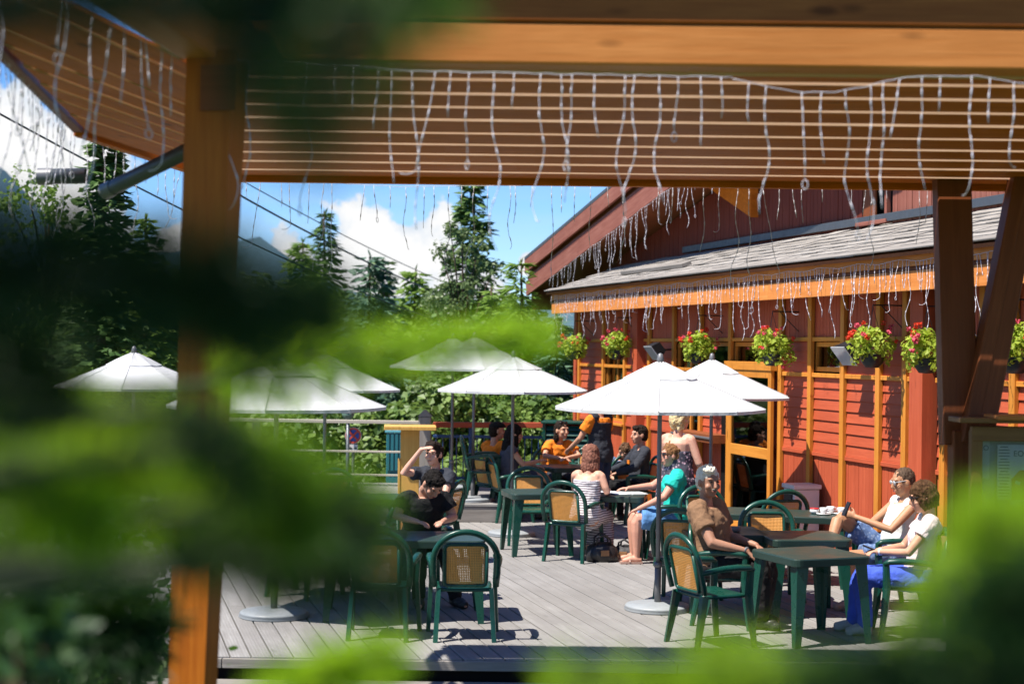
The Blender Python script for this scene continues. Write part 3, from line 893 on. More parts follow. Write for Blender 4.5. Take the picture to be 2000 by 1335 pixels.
light_string('drooping swag of white icicle lights under the beam at upper right', [P(1430, 152, 6.97), P(1500, 168, 6.97), P(1560, 180, 6.97), P(1640, 178, 6.97), P(1700, 166, 6.97), P(1760, 150, 6.97), P(1910, 146, 6.97), P(1990, 160, 6.97), P(2070, 164, 6.97)], .088)
light_string('white icicle lights along the beam left of the column', [V((-1.46, 6.9, CZ - .01)), V((-1.70, 4.0, CZ - .01))], .17)
light_string('dark backlit icicle lights on the far canopy edge against the sky', [P(475, 348, 11.9), P(640, 356, 11.9), P(780, 364, 11.9), P(900, 362, 11.9), P(1200, 362, 11.9), P(1420, 360, 11.9), P(1600, 352, 11.9), P(1835, 345, 11.9)], .105)
light_string('icicle lights hanging from the far left canopy edge beside the pipe', [V((-2.33, 11.5, CZ - .02)), V((-2.62, 9.5, CZ - .02))], .16)
light_string('tangled dense icicle lights along the outer left canopy edge', [V((-2.62, 9.45, CZ - .0)), V((-2.2, 6.6, CZ - .0)), V((-2.05, 5.5, CZ))], .085, kscale=1.0)
light_string('pale icicle lights on the orange lean-to fascia above the flower baskets', [Wp(.1, EO + .04, 3.36), Wp(3.5, EO + .04, 3.35), Wp(7, EO + .04, 3.35), Wp(11, EO + .04, 3.35), Wp(MEND - .2, EO + .04, 3.34)], .082, r=.0027, sag=.03, kscale=1.0, short=.3)
rk = lambda m: Wp(m, -.17, rake(m) - .01)
light_string('icicle lights sloping up along the dark red gable barge board', [rk(-2.5), rk(2.0), rk(6.5)], .15, r=.0027, sag=.03, short=.35)
# ---------------------------------------------------------------- furniture
M_GREEN = mat_plain('green_resin', (.006, .060, .040), .32, .25, 5, .06, .5)
M_TABLE = mat_plain('dark_green_top', (.024, .050, .040), .38, .10, 1.2, .0, .5)
M_CANE = mat_cane()
M_CANOPY = mat_cloth_white()

def make_chair(label):
    t = thing('resin_armchair', label, 'chair', (0, 0, 0), 0, 'green resin armchairs with cane backs')
    mb = MB()   # seat: dished slab with rounded front
    xs = [-.23, -.2, -.1, 0, .1, .2, .23]; ys = [-.20, -.12, 0, .12, .20, .235]
    top = [[V((x * (1 - .06 * (y < 0)), y, .435 - .012 * math.cos(x * 6.5) * math.cos(y * 6) + (-.02 if y > .22 else 0))) for x in xs] for y in ys]
    nx = len(xs); vs = [p for r in top for p in r]; lo = [p - V((0, 0, .028)) for p in vs]
    fs = []
    N = len(vs)
    for j in range(len(ys) - 1):
        for i in range(nx - 1):
            a = j * nx + i; fs.append((a, a + 1, a + nx + 1, a + nx)); fs.append((N + a, N + a + nx, N + a + nx + 1, N + a + 1))
    per = list(range(nx)) + [j * nx + nx - 1 for j in range(1, len(ys))] + [(len(ys) - 1) * nx + i for i in range(nx - 2, -1, -1)] + [j * nx for j in range(len(ys) - 2, 0, -1)]
    for k in range(len(per)):
        a, b = per[k], per[(k + 1) % len(per)]; fs.append((b, a, N + a, N + b))
    mb.add(vs + lo, fs); mb.build('seat', M_GREEN, t, True)
    mb = MB()   # wide arch over the back, running down to the arms
    yb = lambda z: -.205 - (z - .43) * .22
    path = []
    for k in range(21):
        a = math.pi * k / 20
        path.append(V((-.262 * math.cos(a) * (1.0), yb(.67 + .235 * math.sin(a)), .67 + .235 * math.sin(a))))
    path = [V((-.252, yb(.44), .45)), V((-.262, yb(.56), .56))] + path + [V((.262, yb(.56), .56)), V((.252, yb(.44), .45))]
    mb.tube(path, .021, 8, 1.25, up=(0, 1, 0)); mb.build('back_frame', M_GREEN, t, True)
    mb = MB()   # inner frame round the cane
    w, z0, z1 = .172, .455, .80
    pf = []
    for (cx, cz, a0) in ((w - .04, z1 - .04, 0), (-w + .04, z1 - .04, 90), (-w + .03, z0 + .03, 180), (w - .03, z0 + .03, 270)):
        rr = .04 if a0 < 180 else .03
        for k in range(4):
            a = R(a0 + 30 * k); pf.append(V((cx + rr * math.cos(a), yb(cz + rr * math.sin(a)) + .004, cz + rr * math.sin(a))))
    pf.append(pf[0]); mb.tube(pf, .017, 6, up=(0, 1, 0)); mb.build('panel_frame', M_GREEN, t, True)
    mb = MB(); nz, nxp = 5, 4
    pts = [[V((-w + .01 + (2 * w - .02) * i / nxp, yb(z0 + (z1 - z0) * j / nz) - .008 * math.sin(math.pi * i / nxp) + .006, z0 + .01 + (z1 - z0 - .02) * j / nz)) for i in range(nxp + 1)] for j in range(nz + 1)]
    vs = [p for r in pts for p in r]; vs2 = [p + V((0, .005, 0)) for p in vs]; N = len(vs); fs = []
    for j in range(nz):
        for i in range(nxp):
            a = j * (nxp + 1) + i; fs.append((a, a + 1, a + nxp + 2, a + nxp + 1))
    mb.add(vs, fs); mb.build('cane_panel', M_CANE, t)
    for s in (-1, 1):
        mb = MB(); mb.tube([V((s * .262, yb(.63) - .005, .62)), V((s * .272, -.17, .635)), V((s * .282, -.06, .652)), V((s * .284, .08, .658)), V((s * .280, .19, .652)), V((s * .277, .235, .63))], [.022, .024, .026, .028, .027, .018], 8, 1.25, up=(0, 0, 1))
        mb.build('armrest', M_GREEN, t, True)
        def leg(path, ws, th):
            mb = MB(); rg = []
            for (p, wd) in zip(path, ws):
                p = V(p); rg.append([p + V((s * a, b, 0)) for a, b in ((-th, -wd), (th, -wd * .7), (th * 1.3, 0), (th, wd * .7), (-th, wd), (-th * .4, 0))])
            if s < 0: rg = [list(reversed(r)) for r in rg]
            mb.rings(rg); mb.build('leg', M_GREEN, t)
        leg([(s * .277, .215, .64), (s * .268, .205, .43), (s * .278, .225, .22), (s * .288, .255, 0)], [.03, .034, .03, .02], .016)
        leg([(s * .215, -.185, .43), (s * .225, -.215, .25), (s * .238, -.265, 0)], [.042, .034, .02], .017)
    return t
def make_table(label, w=.74, mat=None, legs=True):
    t = thing('resin_table', label, 'table', (0, 0, 0), 0, 'square resin tables on the terrace')
    h = w / 2
    def rr(z, k, n=5):
        pts = []
        for (sx, sy, a0) in ((1, 1, 0), (-1, 1, 90), (-1, -1, 180), (1, -1, 270)):
            for j in range(n):
                a = R(a0 + 90 * j / (n - 1)); pts.append(V((sx * (h - .07) + k * .07 * math.cos(a), sy * (h - .07) + k * .07 * math.sin(a), z)))
        return pts
    mb = MB(); mb.rings([rr(.655, .86), rr(.66, .95), rr(.712, 1.0), rr(.722, .94)]); mb.build('tabletop', mat or M_TABLE, t)
    for sx in (-1, 1):
        for sy in (-1, 1):
            mb = MB(); rg = []
            for z, k, wd in ((.66, h - .085, .062), (.45, h - .065, .05), (.2, h - .045, .04), (0, h - .03, .03)):
                c = V((sx * k, sy * k, z))
                r = [c + V((sx * a * wd, sy * b * wd, 0)) for a, b in ((.75, -1), (.8, .8), (-1, .75), (-.75, .2), (0, 0), (.2, -.75))]
                rg.append(r if sx * sy > 0 else list(reversed(r)))
            mb.rings(list(reversed(rg))); mb.build('leg', M_GREEN, t)
    return t

def face(fx, fy): return math.atan2(-fx, fy)
chair0 = make_chair('x'); table0 = make_table('x')
_used = {'c': 0, 't': 0}
def chair(label, p, f, z=0.0):
    o = chair0 if not _used['c'] else copy_tree(chair0); _used['c'] += 1
    o['label'] = label
    return place(o, (p[0], p[1], z), face(*f))
def table(label, p, rz, z=0.0):
    o = table0 if not _used['t'] else copy_tree(table0); _used['t'] += 1
    o['label'] = label
    return place(o, (p[0], p[1], z), R(rz))
def at(x, Z): return V(((x - 1000) / FPX * Z, Z, 0))

# front right cluster
chair('empty chair in front of the old man, seat side lit, nearest the parasol base', at(1392, 13.0), (.90, .43))
chair('chair the grey-haired man in brown sits in', (1.93, 14.0), (.93, -.36))
chair('chair turned away just left of the grey-haired man, beside the parasol base', at(1345, 15.15), (.35, .93))
chair('green chair with bright cane behind the dark middle table, facing the view', at(1510, 15.45), (.0, -1))
chair('dark chair in front of the white bin', at(1518, 17.3), (-.25, .97))
chair('chair by the wall behind the grey-haired man, next to the glass door', at(1392, 17.2), (.25, -.97))
chair('chair the man with the phone sits in', at(1738, 15.0), (-.95, -.2))
chair('chair the woman in blue trousers sits in', at(1778, 13.55), (-.96, .1))
table('nearest green table, its legs in front of the blue trousers', (2.52, 13.3), 22)
table('dark table left of the nearest table, in front of the bright cane chair', at(1572, 14.55), 5)
table('dark table with a grey ashtray behind the grey-haired man', at(1415, 14.85), 4)
table('long back table end with white cups on it, near the wall', at(1590, 16.5), -14)
table('back table left of the cups, behind the grey-haired man', at(1462, 16.7), -14)
# middle cluster
chair('cane chair the woman in the striped dress sits in', at(1122, 18.1), (.42, .90))
chair('chair facing the view behind the small green table', at(1040, 19.6), (.1, -1))
chair('chair the woman in the turquoise shirt sits in', at(1318, 18.0), (-.97, -.1))
table('small green table left of the woman in the striped dress', at(1052, 18.7), 12)
table('green table with papers between the striped dress and turquoise shirt', at(1203, 18.5), -8)
# back cluster
chair('lit green armchair at the far left of the back group, by the parasol pole', at(946, 22.3), (1, .1), PZ)
chair('chair under the man with the dark cap', at(972, 22.9), (.8, .6))
chair('chair under the woman with long black hair', at(1000, 22.1), (.95, .3))
chair('chair under the woman in the orange polo', at(1086, 24.0), (.25, -.97))
chair('chair beside the waiter, its back to the wall cabinet', at(1150, 24.0), (-.2, -.98))
chair('chair under the young man in the black sweater', at(1246, 22.2), (-.96, -.25))
chair('chair under the boy in the blue shirt', at(1205, 22.9), (-.5, .86))
table('dark table of the back group, under the orange polo arms', at(1112, 22.8), 20)
# left cluster under the leaves
chair('near left chair with its see-through cane back to the view', at(912, 13.2), (-.07, 1))
chair('chair left of the see-through cane chair, half hidden by green needles', at(752, 13.2), (.06, 1))
chair('chair under the man in black', at(822, 15.3), (.2, -.98))
chair('dark chair left of the man in black, arch lit by the sky', at(715, 15.6), (.3, .95))
chair('chair veiled by leaves left of the man in black, near the parasol base', at(598, 15.3), (.5, .86))
chair('chair with orange cane beyond the dark left table', at(655, 18.9), (.1, -1))
chair('chair under the person shading their eyes', at(852, 17.9), (-.9, .3))
table('pale-topped table between the two near left chairs and the man in black', at(868, 14.15), 4)
table('table at the far left of the near left chairs, veiled by needles', at(720, 14.2), 4)
table('dark left table behind the man in black', at(722, 17.8), 6)

# parasols
def make_umbrella():
    t = thing('parasol', 'x', 'parasol', (0, 0, 0), 0, 'white octagonal parasols on the terrace')
    n, RR, zr = 8, .97, 1.865
    def crn(k, r, z): a = 2 * math.pi * k / n; return V((r * math.sin(a), -r * math.cos(a), z))
    mb = MB(); rows = []
    steps = ((RR, zr), (.80, zr + .068), (.62, zr + .146), (.45, zr + .218), (.28, zr + .285), (.05, zr + .37))
    sub = 4
    for r, z in steps:
        row = []
        for k in range(n):
            a, b = crn(k, r, z), crn(k + 1, r, z)
            for j in range(sub):
                q = a.lerp(b, j / sub); s = math.sin(math.pi * j / sub)
                q.z -= .014 * s * (r / RR) * (1 if r < RR * .99 else .3); q.xy = q.xy * (1 - .008 * s)
                row.append(q)
        rows.append(row)
    hem = [p + V((0, 0, -.028)) for p in rows[0]]
    mb.rings([hem] + rows, cap=False)
    mb.build('canopy', M_CANOPY, t)
    mb = MB(); rows = []
    for r, z in ((.345, zr + .262), (.34, zr + .278), (.2, zr + .352), (.035, zr + .43)):
        row = []
        for k in range(n):
            a, b = crn(k, r, z), crn(k + 1, r, z)
            for j in range(2):
                q = a.lerp(b, j / 2); q.z -= .012 * j; row.append(q)
        rows.append(row)
    mb.rings(rows, cap=False); mb.build('vent_cap', M_CANOPY, t)
    mb = MB()
    for k in range(n): mb.tube([crn(k, r, z + .002) for r, z in steps], .0045, 4)
    mb.build('seam', mat_cloth('canopy_seam', (.48, .475, .47)), t)
    mb = MB(); mb.tube([(0, 0, .06), (0, 0, zr + .41)], .021, 12); mb.build('pole', M_METAL, t, True)
    mb = MB(); mb.tube([(0, 0, .05), (0, 0, .40)], .030, 12); mb.tube([(0, 0, .395), (0, 0, .44)], .037, 12); mb.build('pole_sleeve', M_METAL, t, True)
    mb = MB(); mb.tube([(.03, 0, .415), (.085, 0, .415)], .006, 6); mb.tube([(.11 + .02 * math.cos(a), 0, .415 + .02 * math.sin(a)) for a in [k * .7 for k in range(10)]], .005, 5); mb.build('clamp_screw', M_METAL, t)
    mb = MB(); mb.lathe([(.06, 0), (.305, 0), (.31, .012), (.30, .03), (.305, .036), (.29, .052), (.20, .066), (.04, .075)], 32); mb.build('base', mat_plain('base_grey', (.30, .32, .33), .45, .15, 6, .15), t, True)
    mb = MB(); mb.lathe([(.0, zr + .40), (.03, zr + .41), (.034, zr + .45), (.022, zr + .50), (.0, zr + .51)], 12); mb.build('finial', M_METAL, t, True)
    for k in range(n):
        mb = MB(); mb.tube([crn(k, .03, zr + .355), crn(k, .5, zr + .175), crn(k, RR - .01, zr - .012)], .008, 5); mb.build('rib', M_METAL, t)
    mb = MB(); mb.lathe([(.02, zr - .02), (.04, zr - .02), (.04, zr + .04), (.02, zr + .04)], 10); mb.build('runner', M_BLACK, t)
    for k in range(n):
        mb = MB(); mb.tube([crn(k, .04, zr + .01), crn(k, .5, zr + .165)], .006, 5); mb.build('strut', M_METAL, t)
    return t
um0 = make_umbrella(); um_n = 0
def umbrella(label, p, rz, z=0.0, s=1.0):
    global um_n
    o = um0 if not um_n else copy_tree(um0); um_n += 1
    o['label'] = label
    return place(o, (p[0], p[1], z), R(rz), s)
umbrella('front white parasol standing on the round base left of the grey-haired man', G(1284, 1190), -6)
umbrella('white parasol in the middle, over the woman in the striped dress', at(1003, 20.4), 8)
umbrella('white parasol on the raised platform with its top behind a green twig', G(923, 978, PZ), 10, PZ)
umbrella('white parasol on a thin pole behind the platform parasol, mostly hidden', at(885, 24.2), 12, PZ)
umbrella('white parasol at right rear, reaching over to the glass door', at(1391, 18.8), 14)
umbrella('white parasol over the man in black, half hidden by the bright twig', G(535, 1203), 3)
umbrella('white parasol behind the one over the man in black, only its right side clear', at(636, 20.0), -10)
umbrella('white parasol seen left of the wooden column', at(262, 19.6), 5)

# things on the tables
def cup(label, p, z):
    t = thing('cup', label, 'cup', (p[0], p[1], z), 0, 'crockery on the back table')
    mb = MB(); mb.lathe([(.0, 0), (.075, .006), (.078, .012), (.0, .008)], 16); mb.build('saucer', M_WHITE, t, True)
    mb = MB(); mb.lathe([(.022, .01), (.036, .03), (.042, .07), (.038, .07), (.03, .03), (.0, .018)], 14); mb.build('bowl', M_WHITE, t, True)
    mb = MB(); mb.tube([(.04, 0, .06), (.06, 0, .055), (.062, 0, .035), (.036, 0, .03)], .005, 5); mb.build('handle', M_WHITE, t)
TZ = .7245
cb = at(1590, 16.5)
cup('white cup at the left of the cups on the back table', (cb.x + .10, cb.y - .10), TZ)
cup('white cup in the middle of the cups on the back table', (cb.x + .20, cb.y + .04), TZ)
cup('white cup nearest the knee of the man with the phone', (cb.x + .29, cb.y - .06), TZ)
t = thing('sugar_bowl', 'small white pot with red rim standing among the cups', 'bowl', (cb.x + .02, cb.y - .02, TZ))
mb = MB(); mb.lathe([(.03, 0), (.05, .02), (.045, .055), (.03, .05)], 14); mb.build('pot', M_WHITE, t, True)
mb = MB(); mb.lathe([(.046, .045), (.05, .055), (.044, .06)], 14); mb.build('rim', mat_plain('red_gloss', (.5, .03, .03), .4, .1, 6, 0), t, True)
ab = at(1437, 14.75)
t = thing('ashtray', 'round grey ashtray on the dark table behind the grey-haired man', 'ashtray', (ab.x, ab.y, TZ))
mb = MB(); mb.lathe([(.05, 0), (.062, .01), (.066, .045), (.058, .045), (.05, .015), (.0, .012)], 18); mb.build('dish', M_METAL, t, True)
pb = at(1203, 18.5)
M_PAPER = mat_plain('paper', (.70, .70, .68), .8, .1, 30, .05)
M_PRINT = mat_floral('printed_page', (.66, .66, .66), ((.35, .08, .08), (.1, .12, .2)), 40)
for lb, dx, dy, rz, mt in (('open white newspaper under the hand of the woman in turquoise', .16, -.02, .3, M_PAPER), ('printed leaflet beside the newspaper on the table with papers', -.08, .08, -.4, M_PRINT)):
    t = thing('newspaper', lb, 'paper', (pb.x + dx, pb.y + dy, TZ), rz)
    for s in (-1, 1):
        mb = MB(); mb.hexa([V((s * .005, -.13, 0)), V((s * .2, -.13, .002)), V((s * .2, .13, .004)), V((s * .005, .13, 0))], [V((s * .005, -.13, .012)), V((s * .2, -.13, .008)), V((s * .2, .13, .012)), V((s * .005, .13, .014))])
        mb.build('sheet', mt, t)
t = thing('drinks_can', 'dark cup standing on the table with papers', 'cup', (pb.x - .22, pb.y - .1, TZ))
mb = MB(); mb.lathe([(.025, 0), (.035, .01), (.036, .08), (.03, .09), (.0, .085)], 14); mb.build('body', M_BLACK, t, True)

# bags on the deck
def bag(label, p, rz, w, d, h, mat, seed):
    t = thing('handbag', label, 'bag', p, rz)
    rn = random.Random(seed); mb = MB(); rg = []
    for z, k in ((0, .92), (.03, 1.0), (h * .4, 1.0), (h * .75, .85), (h, .5), (h * 1.02, .2)):
        n = 16; rg.append([V((w * k * math.copysign(abs(math.cos(a)) ** .7, math.cos(a)) + rn.uniform(-.012, .012), d * k * math.copysign(abs(math.sin(a)) ** .7, math.sin(a)) + rn.uniform(-.012, .012), z + rn.uniform(-.01, .01) * (z > .02))) for a in [2 * math.pi * j / n for j in range(n)]])
    mb.rings(rg); mb.build('body', mat, t, True)
    for s in (-1, 1):
        mb = MB(); mb.tube([(-w * .45, s * .05, h * .8), (-w * .4, s * .07, h * 1.25), (0, s * .09, h * 1.5), (w * .4, s * .07, h * 1.2), (w * .45, s * .05, h * .8)], .012, 6)
        mb.build('handle', mat, t, True)
    mb = MB(); mb.box((0, -d * .98, h * .5), (w * .5, .03, h * .3)); mb.build('pocket', mat_plain('tan_leather', (.28, .14, .06), .5, .2, 8), t)
    return t
g1 = G(1176, 1095); g2 = G(1222, 1092)
bag('black leather handbag on the deck beside the striped dress', g1, .2, .19, .12, .21, mat_plain('bag_leather', (.018, .017, .018), .35, .4, 8, .3), 3)
bag('slumped black bag with tan patches right of the black handbag', g2, -.3, .17, .13, .16, mat_plain('bag_cloth', (.03, .028, .03), .7, .4, 8, .4), 4)

# white bin by the door, green louvred cabinet, bar table
def lbox(t, name, c, d, mat, bev=.006):
    bm = bmesh.new(); bmesh.ops.create_cube(bm, size=1)
    for v in bm.verts: v.co = V((v.co.x * d[0], v.co.y * d[1], v.co.z * d[2]))
    if bev: bmesh.ops.bevel(bm, geom=list(bm.edges), offset=bev, segments=1, affect='EDGES')
    me = bpy.data.meshes.new(name); bm.to_mesh(me); bm.free(); me.materials.append(mat)
    o = bpy.data.objects.new(name, me); COL.objects.link(o); o.parent = t; o.location = c
    return o
mbin, _z = WM_at(1556, 1000, .3)
wb_ = Wp(mbin, .24, 0)
t = thing('waste_bin', 'white square bin against the red wall right of the glass door', 'bin', wb_, math.atan2(DV.y, DV.x))
M_BINW = mat_plain('bin_white', (.62, .60, .60), .5, .1, 8, .05)
lbox(t, 'body', V((0, 0, .39)), (.30, .32, .78), M_BINW); lbox(t, 'lid', V((0, 0, .81)), (.34, .36, .05), M_BINW); lbox(t, 'opening', V((0, .17, .68)), (.2, .02, .08), M_BLACK, 0)
for k in range(3): lbox(t, 'print_line', V((-.02, .162, .32 - k * .05)), (.18 - .03 * k, .006, .022), mat_plain('grey_print', (.12, .12, .14), .6, .1, 8, 0), 0)
cabx = P(1063, 868, 24.9)
t = thing('louvred_cabinet', 'dark green louvred cabinet standing behind the orange polo', 'cabinet', (cabx.x + .36, 25.05, 0), R(-6))
for (c, d, n) in (((-.34, 0, .62), (.05, .55, 1.24), 'side_panel'), ((.36, 0, .62), (.05, .55, 1.24), 'side_panel'), ((0, .26, .62), (.68, .03, 1.24), 'back_panel'), ((.02, 0, 1.25), (.82, .62, .035), 'top')):
    lbox(t, n, V(c), d, M_GREEN)
for k in range(14):
    o = lbox(t, 'louvre', V((.01, -.24, .08 + k * .083)), (.64, .014, .085), M_GREEN, .003); o.rotation_euler.x = R(-32)
for k in range(14):
    o = lbox(t, 'louvre', V((-.372, 0, .08 + k * .083)), (.012, .5, .075), M_GREEN, .003); o.rotation_euler.y = R(25)
bt = P(801, 836, 22.75)
t = thing('bar_table', 'tall yellow wooden bar table in front of the pale rail', 'table', (bt.x, bt.y, PZ), R(4))
M_YEL = mat_wood('yellow_wood', (.72, .44, .13), (.55, .30, .07), .5, 'Z', .8, .1, .3, .2)
lbox(t, 'top', V((0, 0, 1.0)), (.74, .6, .055), M_YEL); lbox(t, 'post', V((0, .0, .49)), (.27, .24, .97), M_YEL); lbox(t, 'post_edge', V((-.15, -.06, .28)), (.035, .14, .56), M_YEL)

# rails of the platform
M_REDRAIL = mat_wood('red_rail', (.48, .10, .05), (.33, .06, .03), .5, 'X', .8, .1, .2, .2)
t = thing('railing', 'blue bar railing with a broad red wooden handrail behind the back tables', 'railing', (-.4, 25.1, PZ))
ra, rbb = P(846, 829, 25.1), P(1128, 830, 25.1)
def pbeam(name, a, b, w, h, mat, par, **k): return beam(name, a, b, w, h, mat, par, **k)
pbeam('handrail', ra, rbb + V((.1, 0, 0)), .14, .085, M_REDRAIL, t)
pbeam('top_rail', V((ra.x, 25.1, 1.0)), V((rbb.x + .1, 25.1, 1.0)), .035, .045, M_BLUE, t)
pbeam('bottom_rail', V((ra.x, 25.1, PZ + .09)), V((rbb.x + .1, 25.1, PZ + .09)), .035, .045, M_BLUE, t)
x = ra.x + .05; k = 0
while x < rbb.x + .05:
    if k % 6 == 5: pbeam('post', V((x, 25.1, PZ)), V((x, 25.1, 1.17)), .05, .05, M_BLUE, t, up=(0, 1, 0))
    else:
        mb = MB(); mb.tube([(0, 0, -.36), (0, 0, .36)], .009, 6); mb.build('bar', M_BLUE, t, W=Matrix.Translation((x, 25.1, .67)))
    x += .108; k += 1
t = thing('wooden_fence', 'pale weathered post and rail fence left of the bar table', 'fence', P(830, 950, 24.6))
pp = P(830, 830, 24.5)
beam('post', (pp.x, 24.5, PZ), (pp.x, 24.5, 1.33), .19, .19, M_GREYW, t, (0, 1, 0), .01)
mb = MB(); mb.hexa([V((sx * .11, sy * .11, 0)) for sx, sy in ((-1, -1), (1, -1), (1, 1), (-1, 1))], [V((sx * .02, sy * .02, .1)) for sx, sy in ((-1, -1), (1, -1), (1, 1), (-1, 1))]); mb.build('post_cap', M_GREYW, t, W=Matrix.Translation((pp.x, 24.5, 1.335)))
M_PALER = mat_wood('pale_rail', (.55, .50, .42), (.42, .37, .3), .7, 'X', .8, .1, .2, .3)
beam('rail', (pp.x - .1, 24.5, 1.24), (pp.x - 5.2, 24.5, 1.25), .11, .05, M_PALER, t)
beam('rail', (pp.x - .1, 24.5, .78), (pp.x - 5.2, 24.5, .79), .05, .03, M_PALER, t)
beam('rail', (pp.x - .1, 24.5, .42), (pp.x - 5.2, 24.5, .43), .05, .03, M_PALER, t)
for i in range(2): beam('post', (pp.x - 2.6 * (i + 1), 24.5, PZ), (pp.x - 2.6 * (i + 1), 24.5, 1.22), .12, .12, M_GREYW, t, (0, 1, 0), .008)
tb = P(774, 870, 25.6)
t = thing('slatted_planter', 'teal slatted box seen beyond the bar table', 'planter', (tb.x, 25.7, 0))
for k in range(5): lbox(t, 'slat', V((-.13 + k * .07, -.14, .72)), (.045, .02, .62), M_TEAL, .003)
lbox(t, 'rim', V((.01, -.05, 1.04)), (.38, .22, .04), mat_plain('light_teal', (.12, .40, .46), .5, .1, 6, 0)); lbox(t, 'body', V((.01, .0, .5)), (.34, .24, 1.0), M_TEAL)
# street furniture beyond the fence
sg = P(690, 850, 26.3)
t = thing('road_sign', 'round red and blue no stopping sign with a white plate below', 'road sign', (sg.x, 26.3, hgt(sg.x, 26.3)))
def tb_(name, mb, mat, loc, smooth=False):
    o = mb.build(name, mat, None, smooth); o.parent = t; o.matrix_basis = Matrix.Translation(V(loc) - V(t.location)); return o
mb = MB(); mb.tube([(0, 0, hgt(sg.x, 26.3) - sg.z), (0, 0, .05)], .025, 8); tb_('pole', mb, M_METAL, (sg.x, 26.33, sg.z))
rs90 = Matrix.Rotation(R(90), 3, 'X')
def disc(r0, r1, y, mat, nm):
    mb = MB(); n = 28
    for k in range(n):
        a, b = 2 * math.pi * k / n, 2 * math.pi * (k + 1) / n
        mb.add([(r0 * math.sin(a), 0, r0 * math.cos(a)), (r1 * math.sin(a), 0, r1 * math.cos(a)), (r1 * math.sin(b), 0, r1 * math.cos(b)), (r0 * math.sin(b), 0, r0 * math.cos(b)),
                (r0 * math.sin(a), .012, r0 * math.cos(a)), (r1 * math.sin(a), .012, r1 * math.cos(a)), (r1 * math.sin(b), .012, r1 * math.cos(b)), (r0 * math.sin(b), .012, r0 * math.cos(b))], [(0, 3, 2, 1), (4, 5, 6, 7), (1, 2, 6, 5), (0, 4, 7, 3)])
    tb_(nm, mb, mat, (sg.x, y, sg.z))
M_SRED = mat_plain('sign_red', (.62, .07, .03), .5, .05, 6, 0); M_SBLUE = mat_plain('sign_blue', (.03, .10, .42), .5, .05, 6, 0)
disc(.0, .107, 26.29, M_SBLUE, 'face'); disc(.099, .131, 26.285, M_SRED, 'red_ring'); disc(.129, .137, 26.287, M_WHITE, 'rim')
for s in (-1, 1):
    mb = MB(); mb.box((0, 0, 0), (.029, .01, .20), Matrix.Rotation(R(45 * s), 3, 'Y')); tb_('cross_bar', mb, M_SRED, (sg.x, 26.28 - .003 * s, sg.z))
mb = MB(); mb.box((0, 0, 0), (.15, .012, .12)); tb_('plate', mb, M_WHITE, (sg.x, 26.29, sg.z - .207))
for s in (-1, 1):
    mb = MB(); mb.hexa([V((s * .066, 0, 0)), V((s * .04, 0, .024)), V((s * .04, 0, -.024))], [V((s * .066, -.005, 0)), V((s * .04, -.005, .024)), V((s * .04, -.005, -.024))]); mb.box((s * .028, -.002, 0), (.028, .006, .014)); tb_('arrow', mb, M_BLACK, (sg.x, 26.281, sg.z - .207))
lp = P(680, 806, 26.2)
t = thing('globe_lamp', 'pale domed globe lamp rising above the pale rail', 'street lamp', (lp.x, 26.2, hgt(lp.x, 26.2)))
def lmp(n, mb, mat): o = mb.build(n, mat, None, True); o.parent = t; o.matrix_basis = Matrix.Translation(V((lp.x, 26.2, lp.z)) - V(t.location))
mb = MB(); mb.tube([(0, 0, hgt(lp.x, 26.2) - lp.z), (0, 0, -.11)], .03, 10); lmp('pole', mb, M_PIPE)
mb = MB(); mb.lathe([(.106, 0), (.103, .034), (.085, .072), (.05, .098), (.0, .106)], 20); lmp('dome', mb, mat_plain('lamp_dome', (.66, .60, .54), .4, .05, 6, 0))
mb = MB(); mb.lathe([(.04, -.12), (.076, -.094), (.10, -.043), (.102, -.002)], 20); lmp('globe', mb, mat_plain('lamp_globe', (.10, .16, .12), .15, .1, 6, 0, .6))

# menu case at the right edge
mc = P(1896, 830, 10.9)
t = thing('menu_case', 'wooden menu case with glass front and paper menus at the right edge', 'display case', (mc.x, 10.9, -.6))
def mcb(n, a, b, w, h, mat, **k): return beam(n, a, b, w, h, mat, t, **k)
x0, x1 = mc.x, mc.x + 1.1
M_OLIVE = mat_wood('case_wood', (.34, .17, .06), (.22, .10, .035), .5, 'X', .8, .1, .3, .2)
zt = P(1900, 840, 10.9).z
mcb('post', (x0 + .035, 10.9, -.6), (x0 + .035, 10.9, zt), .075, .08, M_OLIVE, up=(0, 1, 0)); mcb('post', (x1, 10.9, -.6), (x1, 10.9, zt), .075, .08, M_OLIVE, up=(0, 1, 0))
mcb('lintel', (x0, 10.89, zt - .02), (x1, 10.89, zt - .02), .07, .10, M_OLIVE)
mcb('roof_board', (x0 - .12, 10.88, zt + .075), (x1 + .1, 10.88, zt + .075), .3, .035, M_OLIVE)
mcb('roof_board', (x0 + .12, 10.84, zt + .097), (x1 + .1, 10.84, zt + .097), .34, .03, M_PINEL)
mcb('sill', (x0, 10.9, .6), (x1, 10.9, .6), .08, .08, M_OLIVE); mcb('back_board', ((x0 + x1) / 2, 10.98, .64), ((x0 + x1) / 2, 10.98, zt - .05), x1 - x0 - .04, .02, mat_plain('case_back', (.36, .40, .45), .7, .2, 6, 0), up=(0, 1, 0))  # grey-blue back board stands in for bluish reflections in the glass
def board(n, xa, xb, za, zb, y, mat, th=.004):
    mb = MB(); mb.box((0, 0, 0), (xb - xa, th, zb - za)); return mb.build(n, mat, t, W=Matrix.Translation(((xa + xb) / 2, y, (za + zb) / 2)))
def at_(x, y, Z=10.93): q = P(x, y, Z); return q.x, q.z
M_MENU = mat_plain('menu_sheet', (.84, .86, .88), .6, .05, 10, 0); M_TXT = mat_plain('menu_ink', (.04, .10, .12), .6, .05, 10, 0)
ax, az = at_(1914, 850); bx, bz = at_(1934, 935)
